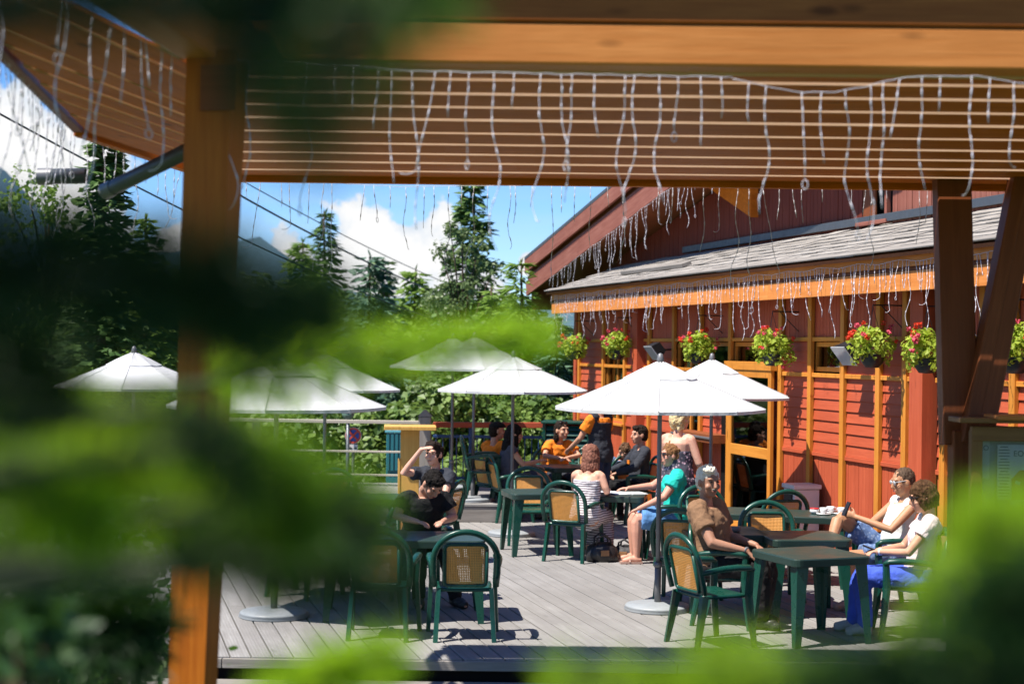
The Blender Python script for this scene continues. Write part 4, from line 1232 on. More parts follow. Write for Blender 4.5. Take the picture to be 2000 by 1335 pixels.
board('menu_sheet', ax, bx, bz, az, 10.955, mat_plain('menu_dim', (.55, .58, .64), .6, .05, 10, 0))
ax, az = at_(1949, 868); bx, bz = at_(1974, 975)
board('menu_sheet', ax, bx, bz, az, 10.94, M_MENU)
for k in range(17):
    z = az - .015 - k * .021
    mb = MB(); mb.box((0, 0, 0), ((bx - ax) * (.8 if k % 4 else .6), .002, .006)); mb.build('text_line', M_TXT, t, W=Matrix.Translation(((ax + bx) / 2, 10.936, z)))
ax, az = at_(1975, 868); bx, bz = at_(2030, 990)
board('poster', ax, bx, bz, az, 10.94, M_MENU)
M_PRED = mat_plain('poster_red', (.62, .12, .05), .6, .05, 10, 0)
mb = MB(); q = [at_(1976, 935), at_(1992, 918), at_(2030, 916), at_(2030, 975), at_(1976, 975)]
cx_, cz_ = q[0]
mb.hexa([V((a - cx_, 0, b - cz_)) for a, b in q], [V((a - cx_, -.003, b - cz_)) for a, b in q]); mb.build('printed_shape', M_PRED, t, W=Matrix.Translation((cx_, 10.937, cz_)))
hx, hz = at_(1988, 942); mb = MB(); mb.box((0, 0, 0), (.035, .002, .022), Matrix.Rotation(R(20), 3, 'Y')); mb.build('printed_mark', M_WHITE, t, W=Matrix.Translation((hx, 10.932, hz)))
def text(s, size, x, y, z, mat, par, name='lettering'):
    cu = bpy.data.curves.new('txt', 'FONT'); cu.body = s; cu.size = size; cu.extrude = .001; cu.align_x = 'CENTER'; cu.align_y = 'CENTER'
    o = bpy.data.objects.new('txt', cu); COL.objects.link(o)
    dg = bpy.context.evaluated_depsgraph_get(); me = bpy.data.meshes.new_from_object(o.evaluated_get(dg)); bpy.data.objects.remove(o)
    me.materials.clear(); me.materials.append(mat)
    return link(name, me, par, Matrix.Translation((x, y, z)) @ Matrix.Rotation(R(90), 4, 'X'))
ex, ez = at_(1990, 886); text('EO', .055, ex, 10.935, ez, M_TXT, t)
ex, ez = at_(1924, 875); text('EO', .05, ex, 10.95, ez, M_TXT, t)
board('pane', x0 + .07, x1 - .04, .64, zt - .07, 10.905, mat_glass('case_glass', (.85, .88, .9), .06), .006)

# hanging flower baskets, floodlights
M_PLEAF = mat_leaf('geranium_leaf', (.32, .45, .04), (.58, .66, .09), .45, .5)
M_PET1 = mat_leaf('geranium_pink', (.78, .07, .12), (.86, .16, .22), .25, .6)
M_PET2 = mat_leaf('geranium_red', (.78, .035, .02), (.85, .09, .03), .25, .6)
M_POT = mat_plain('basket_pot', (.012, .022, .028), .4, .3, 6, .2)
def leaf_quads(mb, c, n, rad, size, rnd, shell=.55, up=.3, mi=0, sq=(1, 1, 1)):
    for _ in range(n):
        d = V((rnd.gauss(0, 1), rnd.gauss(0, 1), rnd.gauss(0, 1))).normalized() * (shell + (1 - shell) * rnd.random()) if rnd.random() < .75 else V((rnd.uniform(-.6, .6),) * 3)
        p = V(c) + V((d.x * rad * sq[0], d.y * rad * sq[1], d.z * rad * sq[2]))
        nn = (d + V((rnd.gauss(0, .5), rnd.gauss(0, .5), rnd.gauss(0, .5) + up))).normalized()
        a = nn.orthogonal().normalized(); a.rotate(Matrix.Rotation(rnd.uniform(0, 6.28), 3, nn)); b = nn.cross(a)
        s = size * rnd.uniform(.6, 1.3)
        mb.add([p - a * s * .5, p + b * s * .42 + nn * s * .1, p + a * s * .5, p - b * s * .42 + nn * s * .1], [(0, 1, 2, 3)], mi)
petal_me = []
for v in range(3):
    rnv = random.Random(40 + v)
    for mt in (M_PET1, M_PET2):
        mb = MB(); leaf_quads(mb, (0, 0, 0), 26, .036, .034, rnv, .5, .4); petal_me.append(mb.mesh('blossom', mt))
def basket(label, x, y, seed, trail=0, sx=1.0, nf=13):
    off = .35
    m, z = WM_at(x, y, off)
    p = Wp(m, off, z)
    t = thing('flower_basket', label, 'flower basket', p - V((0, 0, .20)), 0, 'hanging geranium baskets along the wall')
    rn = random.Random(seed)
    base = Matrix.Translation(p)
    mb = MB(); mb.lathe([(.0, -.23), (.075, -.225), (.115, -.17), (.14, -.09), (.146, -.08), (.135, -.08), (.12, -.1), (0, -.1)], 18); mb.build('pot', M_POT, t, True, W=base)
    mb = MB()
    leaf_quads(mb, (0, 0, .02), 560, .24, .06, rn, .6, .55, 0, (1.08 * sx, 1.0, .80))
    leaf_quads(mb, (rn.uniform(-.1, .1), -.05, .12), 120, .12, .055, rn, .5, .35)
    if trail: leaf_quads(mb, (.17, -.05, -.12), 160, .12, .055, rn, .5, .3, 0, (1, 1, .9))
    for _ in range(7):
        a = rn.uniform(0, 6.28); leaf_quads(mb, (math.cos(a) * .17, math.sin(a) * .17, -.10 - rn.random() * .08), 14, .06, .045, rn)
    mb.build('foliage', M_PLEAF, t, W=base)
    for k in range(nf):
        a = rn.uniform(-2.9, .9); e = rn.uniform(-.15, 1.25)
        if k < 5: a = rn.uniform(2.2, 4.2)
        d = V((math.cos(a) * math.cos(e), -abs(math.sin(a)) * math.cos(e), math.sin(e)))
        q = p + V((d.x * .275 * sx, d.y * .26, .03 + d.z * .24))
        if trail and k > nf - 6: q = p + V((.19 + rn.uniform(-.1, .09), -.12, -.14 + rn.uniform(-.1, .08)))
        me = petal_me[rn.randrange(3) * 2 + (0 if rn.random() < .5 else 1)]
        link('blossom', me, t, Matrix.Translation(q) @ Matrix.Rotation(rn.uniform(0, 6), 4, 'Z') @ Matrix.Scale(rn.uniform(.6, 1.0), 4))
    for k in range(3):
        a = k * 2.1; mb = MB(); mb.tube([(math.cos(a) * .14, math.sin(a) * .14, -.08), (0, 0, .42)], .003, 4); mb.build('chain', M_BLACK, t, W=base)
    mb = MB(); r0 = Wp(m, .0, z + .44) - p; r1 = Wp(m, off, z + .44) - p
    mb.tube([r0, r1, V((0, 0, .41))], .008, 5); mb.tube([Wp(m, .0, z + .2) - p, Wp(m, off * .7, z + .43) - p], .006, 5); mb.build('bracket', M_BLACK, t, W=base)
basket('leftmost red geranium basket at the far corner of the wall', 1122, 676, 1, nf=12)
basket('geranium basket second from the left, above the middle parasol', 1206, 674, 2, nf=15)
basket('geranium basket above the right rear parasol', 1364, 678, 3, nf=12)
basket('geranium basket with a trailing red spray on its right side', 1508, 678, 4, 1, nf=17)
basket('large green geranium basket beside the right floodlight', 1704, 676, 5, 0, 1.05, 12)
basket('geranium basket partly hidden by the brown V strut', 1810, 684, 6, 0, 1.0, 9)
basket('rightmost geranium basket between the two struts and the frame edge', 1984, 680, 7, 0, .95, 14)
def floodlight(label, x, y):
    off = .28; m, z = WM_at(x, y, off); p = Wp(m, off, z)
    t = thing('floodlight', label, 'floodlight', p)
    Rm = Matrix((DV * -1, NV * 1, ZV)).transposed() if Matrix((DV * -1, NV, ZV)).determinant() > 0 else Matrix((DV, NV, ZV)).transposed()
    W = Matrix.Translation(p) @ Rm.to_4x4() @ Matrix.Rotation(R(-38), 4, 'X')
    mb = MB(); mb.hexa([V((-.11, -.1, -.08)), V((.11, -.1, -.08)), V((.11, -.1, .08)), V((-.11, -.1, .08))], [V((-.16, .06, -.12)), V((.16, .06, -.12)), V((.16, .06, .12)), V((-.16, .06, .12))]); mb.build('housing', M_BLACK, t, W=W)
    mb = MB(); mb.box((0, .067, 0), (.33, .012, .25)); mb.build('glass', mat_plain('lamp_glass', (.42, .44, .46), .12, .08, 6, 0, .6), t, W=W)
    mb = MB(); mb.tube([Wp(m, 0, z + .02) - p, V((0, 0, 0))], .014, 6); mb.build('arm', M_BLACK, t, W=Matrix.Translation(p))
floodlight('grey floodlight on the wall above the front parasol', 1280, 684)
floodlight('floodlight half hidden behind the large green basket', 1656, 688)

# overhead cables
def cable(label, a, b, r, sag):
    mb = MB(); n = 24
    mb.tube([a.lerp(b, i / n) - V((0, 0, sag * 4 * (i / n) * (1 - i / n))) for i in range(n + 1)], r, 5)
    o = mb.build('overhead_cable', M_BLACK, None, True); tag(o, label, 'cable', 'overhead cables crossing the sky')
cable('thick upper overhead cable running down to the trees', P(-60, 60, 24), P(1010, 628, 52), .022, .5)
cable('thin cable just above the thick one', P(-60, 30, 24), P(1010, 604, 52), .012, .45)
cable('lowest overhead cable, passing behind the column', P(-60, 190, 22), P(1010, 672, 46), .016, .4)
# ---------------------------------------------------------------- people
def mat_skin(name, col):
    if name in MATS: return MATS[name]
    m, t, out = new_mat(name)
    oc = t.add('ShaderNodeTexCoord').outputs['Object']
    c = t.mix(t.noise(oc, 6, 4), sc(col, .86), sc(col, 1.1))
    c = t.mix(t.math('MULTIPLY', t.noise(oc, 14, 2), .25), c, (col[0] * .95, col[1] * .62, col[2] * .55))
    b = principled(t, out, Base_Color=c, Roughness=.5, Specular_IOR_Level=.35)
    b.inputs['Subsurface Weight'].default_value = .08; b.inputs['Subsurface Radius'].default_value = (.012, .005, .003)
    bump(t, b, t.noise(oc, 40, 4), .12, .004)
    MATS[name] = m; return m
def mat_hair(name, c1, c2):
    if name in MATS: return MATS[name]
    m, t, out = new_mat(name)
    oc = t.add('ShaderNodeTexCoord').outputs['Object']
    mp = t.add('ShaderNodeMapping', in_Vector=oc, in_Scale=(60, 60, 9))
    n = t.noise(mp.outputs[0], 1.2, 4, .6, 1.0)
    c = t.mix(t.ramp(n, (.35, (0, 0, 0)), (.65, (1, 1, 1))), c1, c2)
    b = principled(t, out, Base_Color=c, Roughness=.75, Specular_IOR_Level=.12)
    bump(t, b, n, 1.0, .015)
    MATS[name] = m; return m
M_EYE = mat_plain('eye_dark', (.02, .014, .012), .3, .1, 20, 0)
M_LIP = mat_plain('lip', (.32, .10, .08), .5, .1, 20, 0)
M_LENS = mat_plain('dark_lens', (.02, .02, .024), .12, .1, 20, 0, .6)
PENDING = []
def remesh(o, voxel, it=3, fold=0.0, fscale=.1):
    PENDING.append((o, voxel, it, fold, fscale)); return o
TEX = {}
def fold_tex(k):
    if k not in TEX:
        TEX[k] = bpy.data.textures.new('folds', 'CLOUDS'); TEX[k].noise_scale = k; TEX[k].noise_depth = 2
    return TEX[k]
def lerp(a, b, t): return V(a).lerp(V(b), t)

class Person:
    def __init__(s, label, p, f, scale=1.0, skin=(.60, .33, .22), z=0.0, build=1.0):
        s.t = thing('person', label, 'person', (0, 0, 0), 0, 'guests and staff on the terrace')
        s.loc, s.f, s.z, s.sc = p, f, z, scale
        s.skin = mat_skin('skin_%d_%d' % (int(skin[0] * 100), int(skin[1] * 100)), skin)
        s.b = build
    def pose(s, hip=(0, -.06, .52), lean=.02, side=0.0, head_yaw=0.0, head_pitch=0.0, head_tilt=0.0, arms=None, legs=None, fem=False, twist=0.0, shw=None):
        s.hip = V(hip); s.fem = fem
        L = .50
        up = V((side, lean, math.sqrt(max(.2, L * L - side * side - lean * lean))))
        s.sh = s.hip + up                       # middle of the shoulder line
        s.up = up.normalized()
        tw = Matrix.Rotation(twist, 3, 'Z')
        s.right = tw @ V((1, 0, 0)); s.fw = tw @ V((0, 1, 0))
        w = shw or (.165 if fem else .19)
        s.shR, s.shL = s.sh + s.right * w - s.up * .035, s.sh - s.right * w - s.up * .035
        s.neck = s.sh + s.up * .06
        hr = Matrix.Rotation(head_yaw, 3, 'Z') @ Matrix.Rotation(head_pitch, 3, 'X') @ Matrix.Rotation(head_tilt, 3, 'Y')
        hr = hr * 1.13
        s.hr = hr
        s.head = s.neck + V((side * .15, lean * .25 + .015, 0)) + hr @ V((0, .025, .115))
        s.arms = arms; s.legs = legs
        return s
    def torso(s, mb, g=0.0, t0=0.0, t1=1.0, bust=True):
        b = s.b
        prof = [(-.10, .13, .11, .0), (-.03, .172, .135, .0), (.08, .165, .13, .005), (.2, .145 if s.fem else .152, .112, .01), (.34, .155 if s.fem else .168, .122, .012), (.42, .165 if s.fem else .18, .115, .0), (.475, .15 if s.fem else .168, .085, -.005), (.515, .085, .065, -.005)]
        rg = []
        for h, rx, ry, oy in prof:
            t = h / .5
            if not (t0 <= t <= t1): continue
            k = max(0, min(1, t)); r = V((1, 0, 0)).lerp(s.right, k); f = V((0, 1, 0)).lerp(s.fw, k)
            c = s.hip + (s.sh - s.hip) * t + f * (oy + (.03 * (b - 1) if .1 < t < .7 else 0))
            n = 18
            rg.append([c + r * ((rx * b + g) * math.cos(2 * math.pi * i / n)) + f * ((ry * b + g) * math.sin(2 * math.pi * i / n)) for i in range(n)])
        mb.rings(rg)
        if s.fem and bust and t1 > .7:
            for sd in (-1, 1): mb.ell(s.hip + (s.sh - s.hip) * .66 + s.right * sd * .07 + s.fw * .085, (.065 + g, .055 + g, .065 + g))
    def limb(s, mb, pts, rad, g=0.0, n=10):
        pp, rr = [], []
        for i in range(len(pts) - 1):
            for k in range(4):
                pp.append(lerp(pts[i], pts[i + 1], k / 4)); rr.append(rad[i] + (rad[i + 1] - rad[i]) * k / 4 + g)
        pp.append(V(pts[-1])); rr.append(rad[-1] + g)
        mb.tube(pp, rr, n)
        mb.ell(pp[0], (rr[0],) * 3, 8, 6); mb.ell(pp[-1], (rr[-1],) * 3, 8, 6)
    def hand(s, mb, wr, el, curl=.6, palm=None, sd=1, dirv=None):
        d = V(dirv).normalized() if dirv else (V(wr) - V(el)).normalized()
        nrm = V(palm) if palm else V((0, 0, -1)); nrm = (nrm - d * nrm.dot(d))
        if nrm.length < 1e-3: nrm = d.orthogonal()
        nrm.normalize(); sidev = d.cross(nrm) * sd; w = V(wr)
        mb.tube([w - d * .01, w + d * .03, w + d * .07, w + d * .088], [.022, .030, .032, .026], 10, .55 * 1.0, up=tuple(sidev))
        for i, (o, L) in enumerate(((.027, .072), (.009, .080), (-.009, .075), (-.026, .058))):
            b0 = w + d * .082 + sidev * o; p = [b0]; ang = 0
            for k in range(3):
                ang += curl * (.35 + .25 * k)
                dd = d * math.cos(ang) + nrm * math.sin(ang); p.append(p[-1] + dd * L * (.42, .32, .26)[k])
            mb.tube([b0 - d * .02] + p, [.0095, .0095, .009, .0085, .007], 6)
        b0 = w + d * .025 + sidev * .026
        t1 = b0 + (d * .6 + sidev * .7 + nrm * .25).normalized() * .038; t2 = t1 + (d * .8 + sidev * .25 + nrm * .5).normalized() * .034
        mb.tube([b0 - sidev * .012, b0, t1, t2], [.012, .0115, .0105, .008], 6)
    def foot(s, mb, an, toe, g=0.0):
        an, toe = V(an), V(toe); d = (toe - an); d.z = 0; d.normalize(); zb = min(an.z - .07, toe.z - .02)
        h = V((an.x, an.y, an.z - .04)) - d * .035
        mb.tube([h - d * .02 + V((0, 0, -.005)), h + d * .04, lerp(h, toe, .55) + V((0, 0, .012)), toe - d * .03, toe + d * .01], [.030 + g, .040 + g, .038 + g, .034 + g, .02 + g], 10, 1.05, up=(0, 0, 1))
    def body(s, voxel=.0085, curl=.7, palms=(None, None), hdirs=(None, None)):
        mb = MB(); b = s.b
        s.torso(mb)
        mb.tube([s.sh - s.up * .03, s.neck, s.head + s.hr @ V((0, -.02, -.05))], [.06, .054, .056], 12)
        for sh, sd, i in ((s.shR, 1, 0), (s.shL, -1, 1)):
            el, wr = s.arms[i]
            mb.ell(lerp(s.sh, sh, .75), (.075, .062, .06))
            s.limb(mb, (sh, el, wr), (.050 * b, .040 * b, .026))
            s.hand(mb, wr, el, curl, palms[i], sd, hdirs[i])
        for i, sd in ((0, 1), (1, -1)):
            kn, an, toe = s.legs[i]
            s.limb(mb, (s.hip + V((sd * .088, 0, -.03)), kn, lerp(kn, an, .35), an), (.092 * b, .060 * b, .058 * b, .036))
            s.foot(mb, an, toe)
        hd, hr = s.head, s.hr
        mb.ell(hd + hr @ V((0, -.008, .02)), (.074, .094, .095), 16, 12, hr)
        mb.ell(hd + hr @ V((0, .022, -.035)), (.058, .066, .078), 14, 10, hr)
        mb.ell(hd + hr @ V((0, .055, -.085)), (.03, .028, .024), 10, 8, hr)
        mb.tube([hd + hr @ V((0, .082, .022)), hd + hr @ V((0, .098, -.005)), hd + hr @ V((0, .106, -.024)), hd + hr @ V((0, .088, -.034))], [.010, .012, .0155, .012], 8)
        for sd in (-1, 1):
            mb.ell(hd + hr @ V((sd * .077, -.008, -.005)), (.010, .021, .032), 8, 7, hr)
            mb.ell(hd + hr @ V((sd * .042, .06, -.025)), (.024, .022, .022), 8, 7, hr)
            mb.ell(hd + hr @ V((sd * .032, .078, .036)), (.024, .013, .009), 8, 6, hr)
        mb.ell(hd + hr @ V((0, .082, -.056)), (.024, .013, .012), 8, 6, hr)
        o = mb.build('body', s.skin, s.t, True); remesh(o, voxel / s.sc, 2)
        for sd in (-1, 1):
            m2 = MB(); m2.ell(hd + hr @ V((sd * .032, .081, .014)), (.013, .007, .0065), 8, 6, hr); m2.build('eye', M_EYE, s.t, True)
        m2 = MB(); m2.ell(hd + hr @ V((0, .091, -.057)), (.022, .008, .0055), 8, 6, hr); m2.build('mouth', M_LIP, s.t, True)
        return s
    def garment(s, name, mat, fn, voxel=.012, it=2):
        mb = MB(); fn(mb); o = mb.build(name, mat, s.t, True); remesh(o, voxel / s.sc, it, .026, .075); return o
    def shirt(s, mat, sleeve=.55, g=.014, t0=-.1, t1=.98, long=False, name='shirt'):
        def fn(mb):
            s.torso(mb, g, t0, t1)
            for sh, i in ((s.shR, 0), (s.shL, 1)):
                el, wr = s.arms[i]
                mb.ell(lerp(s.sh, sh, .75), (.076 + g, .064 + g, .060 + g))
                if long: s.limb(mb, (sh, el, lerp(el, wr, .93)), (.052 * s.b, .043 * s.b, .031), g)
                elif sleeve: mb.tube([lerp(sh, el, k * sleeve / 4) for k in range(5)], [.054 * s.b + g + .002 * k for k in range(5)], 12); mb.ell(sh, (.054 * s.b + g,) * 3, 8, 6)
        return s.garment(name, mat, fn)
    def legs_garment(s, name, mat, g=.012, upto=1.0, flare=0.0):
        """upto 1 = to the ankle, .5 = to the knee"""
        def fn(mb):
            s.torso(mb, g, -.25, .22, False)
            for i, sd in ((0, 1), (1, -1)):
                kn, an, toe = s.legs[i]; h = s.hip + V((sd * .088, 0, -.03))
                if upto >= .99: s.limb(mb, (h, kn, lerp(kn, an, .4), lerp(kn, an, .98)), (.095 * s.b, .066 * s.b, .058 * s.b, .046), g)
                elif upto > .5: s.limb(mb, (h, kn, lerp(kn, an, (upto - .5) * 2)), (.095 * s.b, .068 * s.b, .062 * s.b), g)
                else:
                    e = lerp(h, kn, upto * 2); n = 5
                    mb.tube([lerp(h, e, k / n) for k in range(n + 1)], [(.095 - .02 * upto * k / n * 1.4) * s.b + g + flare * k / n for k in range(n + 1)], 12); mb.ell(h, (.095 * s.b + g,) * 3, 8, 6)
        return s.garment(name, mat, fn)
    def shoes(s, mat, g=.010):
        for i in (0, 1):
            kn, an, toe = s.legs[i]
            def fn(mb): s.foot(mb, an, toe, g); mb.tube([V(an) + V((0, 0, -.045)), V(an) + V((0, 0, .0))], [.045, .045], 10)
            s.garment('shoe', mat, fn, .010)
    def hair(s, mat, parts, voxel=.009, name='hair', noise=.006, seed=1):
        rn = random.Random(seed)
        mb = MB()
        for c, r in parts:
            mb.ell(s.head + s.hr @ V(c), r, 14, 10, s.hr)
        # tufts break up the outline
        for _ in range(46):
            c, r = rn.choice(parts)
            d = V((rn.gauss(0, 1), rn.gauss(0, 1), rn.gauss(0, 1) + .3)).normalized()
            q = V(c) + V((d.x * r[0], d.y * r[1], d.z * r[2])) * .95
            mb.ell(s.head + s.hr @ q, (rn.uniform(.6, 1) * noise * 2,) * 2 + (noise * 3,), 6, 5, s.hr)
        o = mb.build(name, mat, s.t, True); remesh(o, voxel, 1, 0 if name == 'cap' else .022, .022); return o
    def glasses(s, mat, z=.014, y=.092, name='sunglasses'):
        mb = MB()
        for sd in (-1, 1):
            mb.ell(s.head + s.hr @ V((sd * .033, y, z)), (.027, .006, .019), 10, 6, s.hr)
            mb.tube([s.head + s.hr @ V((sd * .058, y - .004, z + .006)), s.head + s.hr @ V((sd * .078, 0, z + .004))], .0035, 5)
        mb.tube([s.head + s.hr @ V((-.012, y + .002, z + .004)), s.head + s.hr @ V((.012, y + .002, z + .004))], .003, 5)
        mb.build(name, mat, s.t, True)
    def done(s):
        place(s.t, (s.loc[0], s.loc[1], s.z), face(*s.f), s.sc); return s
BUZZ = [((0, -.018, .028), (.080, .096, .095)), ]
SHORT = [((0, -.018, .035), (.082, .098, .094)), ((0, -.045, -.01), (.076, .07, .08)), ((0, .045, .088), (.06, .045, .03))]
def sit(dx=.1, kz=.50, ky=.42, ay=.44, sp=0.0):
    return [((dx + sp, ky, kz), (dx + sp, ay, .085), (dx + sp, ay + .15, .035)), ((-dx - sp, ky, kz), (-dx - sp, ay, .085), (-dx - sp, ay + .15, .035))]
HR_DARK = mat_hair('hair_dark', (.012, .008, .006), (.04, .025, .018))
HR_BLACK = mat_hair('hair_black', (.006, .005, .005), (.02, .016, .014))
C_ORANGE = mat_cloth('cloth_orange', (.80, .22, .02)); C_CHAR = mat_cloth('cloth_charcoal', (.035, .038, .048)); C_NAVY = mat_cloth('cloth_navy', (.03, .045, .09))
C_BLACK = mat_cloth('cloth_black', (.012, .012, .013)); C_TURQ = mat_cloth('cloth_turquoise', (.02, .48, .38)); C_DENIM = mat_cloth('cloth_denim', (.11, .25, .48), .35)
C_BROWN = mat_cloth('cloth_brown', (.24, .135, .075)); C_BLUE = mat_cloth('cloth_royal', (.06, .11, .55)); C_PINK = mat_cloth('cloth_pink', (.80, .64, .63)); C_WHITE = mat_cloth('cloth_white', (.72, .72, .68), .08)
C_LBLUE = mat_cloth('cloth_paleblue', (.18, .26, .42)); C_SHOE = mat_plain('shoe_dark', (.02, .018, .016), .5, .3, 12, .1); C_SNEAK = mat_plain('sneaker', (.36, .36, .36), .6, .3, 18, .2)

# 1 grey-haired man in a brown polo
p = Person('grey-haired moustached man in a brown polo shirt, turned to look at the camera', (1.84, 14.0), (.93, -.36), 1.03, (.42, .22, .14), build=1.22)
p.pose(lean=-.05, head_yaw=R(-42), head_pitch=R(-4), twist=R(-12), arms=[((.30, .02, .72), (.22, .30, .66)), ((-.30, .02, .72), (-.22, .28, .66))],
       legs=[((.14, .40, .51), (.13, .40, .09), (.14, .56, .035)), ((-.16, .40, .50), (-.10, .34, .09), (-.10, .50, .035))])
p.body(curl=.35, palms=((0, 0, -1), (0, 0, -1)), hdirs=((-.1, .7, -.7), (.1, .8, -.5)))
p.shirt(C_BROWN, .62, .018); p.legs_garment('trousers', mat_cloth('cloth_blacktrack', (.022, .02, .02), .4), .018, .92); p.shoes(C_SHOE)
HR_GREY = mat_hair('hair_grey', (.82, .72, .56), (.96, .88, .74))
p.hair(HR_GREY, [((0, -.02, .045), (.084, .098, .088)), ((0, -.045, .0), (.08, .07, .08)), ((.03, .05, .098), (.05, .04, .025))], seed=3)
p.hair(mat_hair('moustache_grey', (.22, .19, .16), (.42, .38, .33)), [((0, .091, -.043), (.026, .009, .0065))], .006, 'moustache', .0015)
mb = MB(); mb.tube([V((.217, .285, .665)), V((.222, .30, .66))], .034, 10); mb.build('wristwatch', M_METAL, p.t, True)
p.done()
# 2 woman in turquoise
p = Person('woman in a turquoise shirt and denim shorts reaching over the table', at(1316, 18.0), (-.97, -.1), 1.0, (.62, .32, .22), build=1.18)
p.pose(lean=.03, head_yaw=R(8), fem=True, arms=[((.24, .20, .80), (.08, .42, .80)), ((-.25, .14, .76), (-.12, .40, .62))], legs=sit(.11, .50, .42, .42))
p.arms[0] = ((.25, .18, .84), (.20, .46, .82)); p.body(curl=.4)
p.shirt(C_TURQ, .55, .02); p.legs_garment('shorts', C_DENIM, .018, .46, .01)
M_SAND = mat_plain('sandal', (.42, .26, .20), .6, .2, 12, .1)
for i in (0, 1):
    kn, an, toe = p.legs[i]; mb = MB(); mb.box((an[0], an[1] + .06, .012), (.09, .25, .024)); mb.tube([(an[0] - .045, an[1] + .08, .02), (an[0], an[1] + .08, .08), (an[0] + .045, an[1] + .08, .02)], .012, 6); mb.build('sandal', M_SAND, p.t)
p.hair(mat_hair('hair_auburn', (.14, .06, .025), (.34, .17, .07)), [((0, -.02, .04), (.087, .10, .09)), ((0, -.06, .0), (.085, .07, .09)), ((0, -.12, .02), (.05, .05, .05))], noise=.009, seed=5)
p.glasses(M_LENS); p.done()
# 3 woman in striped dress, back to the camera
p = Person('woman with auburn hair in a striped halter dress, back to the camera', at(1150, 18.1), (.42, .90), .98, (.68, .38, .26))
p.pose(lean=.10, fem=True, head_yaw=R(15), head_pitch=R(-8), arms=[((.24, .02, .80), (.14, .30, .80)), ((-.22, .16, .78), (-.06, .34, .80))], legs=sit(.09, .50, .42, .30))
p.body()
C_STR = mat_stripes('striped_cloth', (.72, .68, .68), (.10, .06, .09), 230, 2, 7)
def dress(mb):
    p.torso(mb, .014, -.25, .90)
    mb.tube([p.hip + V((0, .0, -.02)), V((0, .22, .50)), V((0, .40, .47)), V((0, .40, .30)), V((0, .34, .12))], [.16, .155, .15, .155, .17], 16, 1.15)
p.garment('dress', C_STR, dress, .014)
mb = MB(); mb.tube([p.sh + V((-.10, .06, -.08)), p.neck + V((0, -.055, 0)), p.sh + V((.10, .06, -.08))], .012, 6); mb.build('halter_strap', C_STR, p.t)
p.hair(mat_hair('hair_chestnut', (.12, .045, .03), (.34, .15, .10)), [((0, -.015, .04), (.09, .102, .092)), ((0, -.05, -.03), (.092, .075, .11)), ((0, -.06, -.11), (.10, .06, .09)), ((.055, .02, -.06), (.035, .05, .10)), ((-.055, .02, -.06), (.035, .05, .10))], noise=.007, seed=8)
p.shoes(M_SAND, .004); p.done()
# 4 blonde woman standing
p = Person('blonde woman in a dark floral halter dress, standing with her bare back to the view', at(1325, 18.05), (.55, .85), .99, (.72, .40, .28), build=1.12)
def stand(dx=.09): return [((dx, .02, .50), (dx, .0, .09), (dx + .02, .15, .035)), ((-dx, .0, .50), (-dx, -.03, .09), (-dx - .02, .12, .035))]
p.pose(hip=(0, 0, .94), lean=.02, fem=True, head_yaw=R(-15), arms=[((.26, .04, 1.14), (.24, .24, .98)), ((-.24, .08, 1.14), (-.10, .26, 1.12))], legs=stand())
p.body()
C_FLO = mat_floral('floral_cloth', (.05, .045, .065), ((.55, .22, .30), (.4, .42, .46)), 26)
def dress2(mb):
    p.torso(mb, .016, -.25, .68)
    mb.tube([p.hip + V((0, 0, .02)), p.hip + V((0, 0, -.15)), p.hip + V((0, .01, -.45))], [.185, .205, .235], 18, 1.2)
p.garment('dress', C_FLO, dress2, .014)
mb = MB(); mb.tube([p.sh + V((-.08, .10, -.12)), p.neck + V((0, -.06, -.01)), p.sh + V((.08, .10, -.12))], .009, 6); mb.build('neck_strap', C_CHAR, p.t)
p.hair(mat_hair('hair_blonde', (.50, .33, .13), (.85, .68, .40)), [((0, -.01, .05), (.098, .108, .092)), ((0, -.055, .0), (.095, .075, .095)), ((0, -.05, -.07), (.078, .05, .05))], noise=.013, seed=4)
p.shoes(C_SHOE, .006); p.done()
# 5 man with phone
p = Person('shaven man in a white vest and blue shorts looking at his phone, ankle on knee', at(1742, 15.0), (-.95, -.18), 1.0, (.50, .26, .14))
p.pose(lean=-.13, hip=(0, -.02, .52), head_pitch=R(-12), arms=[((.25, .08, .76), (.10, .34, .86)), ((-.25, .10, .76), (-.06, .36, .86))],
       legs=[((.16, .44, .72), (-.06, .50, .56), (-.10, .60, .50)), ((-.12, .46, .50), (-.12, .44, .085), (-.12, .59, .035))])
p.legs[0] = ((.13, .46, .84), (.0, .60, .56), (-.04, .73, .50)); p.body(curl=1.0, palms=((-1, 0, .2), (1, 0, .2)))
p.shirt(C_WHITE, 0, .013, -.1, .96, name='vest')
for sd in (-1, 1):
    mb = MB(); mb.tube([p.sh + V((sd * .09, .10, -.10)), p.sh + V((sd * .10, 0, .03)), p.sh + V((sd * .09, -.09, -.10))], .014, 8, 1.0); mb.build('vest_strap', C_WHITE, p.t, True)
p.legs_garment('shorts', mat_floral('blue_print', (.10, .17, .34), ((.30, .38, .52), (.16, .24, .42)), 30), .018, .36, .015)
p.shoes(M_SAND, .004)
mb = MB(); mb.box((.02, .43, .93), (.072, .012, .14), Matrix.Rotation(R(25), 3, 'X')); ph = mb.build('phone', M_BLACK, None)
p.hair(mat_hair('hair_buzz', (.07, .045, .03), (.14, .09, .06)), BUZZ, noise=.002); p.glasses(mat_plain('silver_frame', (.5, .5, .5), .3, .1, 10, 0)); p.done()
tag(ph, 'dark phone held up by the man in the white vest', 'phone'); ph.matrix_basis = p.t.matrix_basis.copy(); WM[ph.name] = ph.matrix_basis.copy()
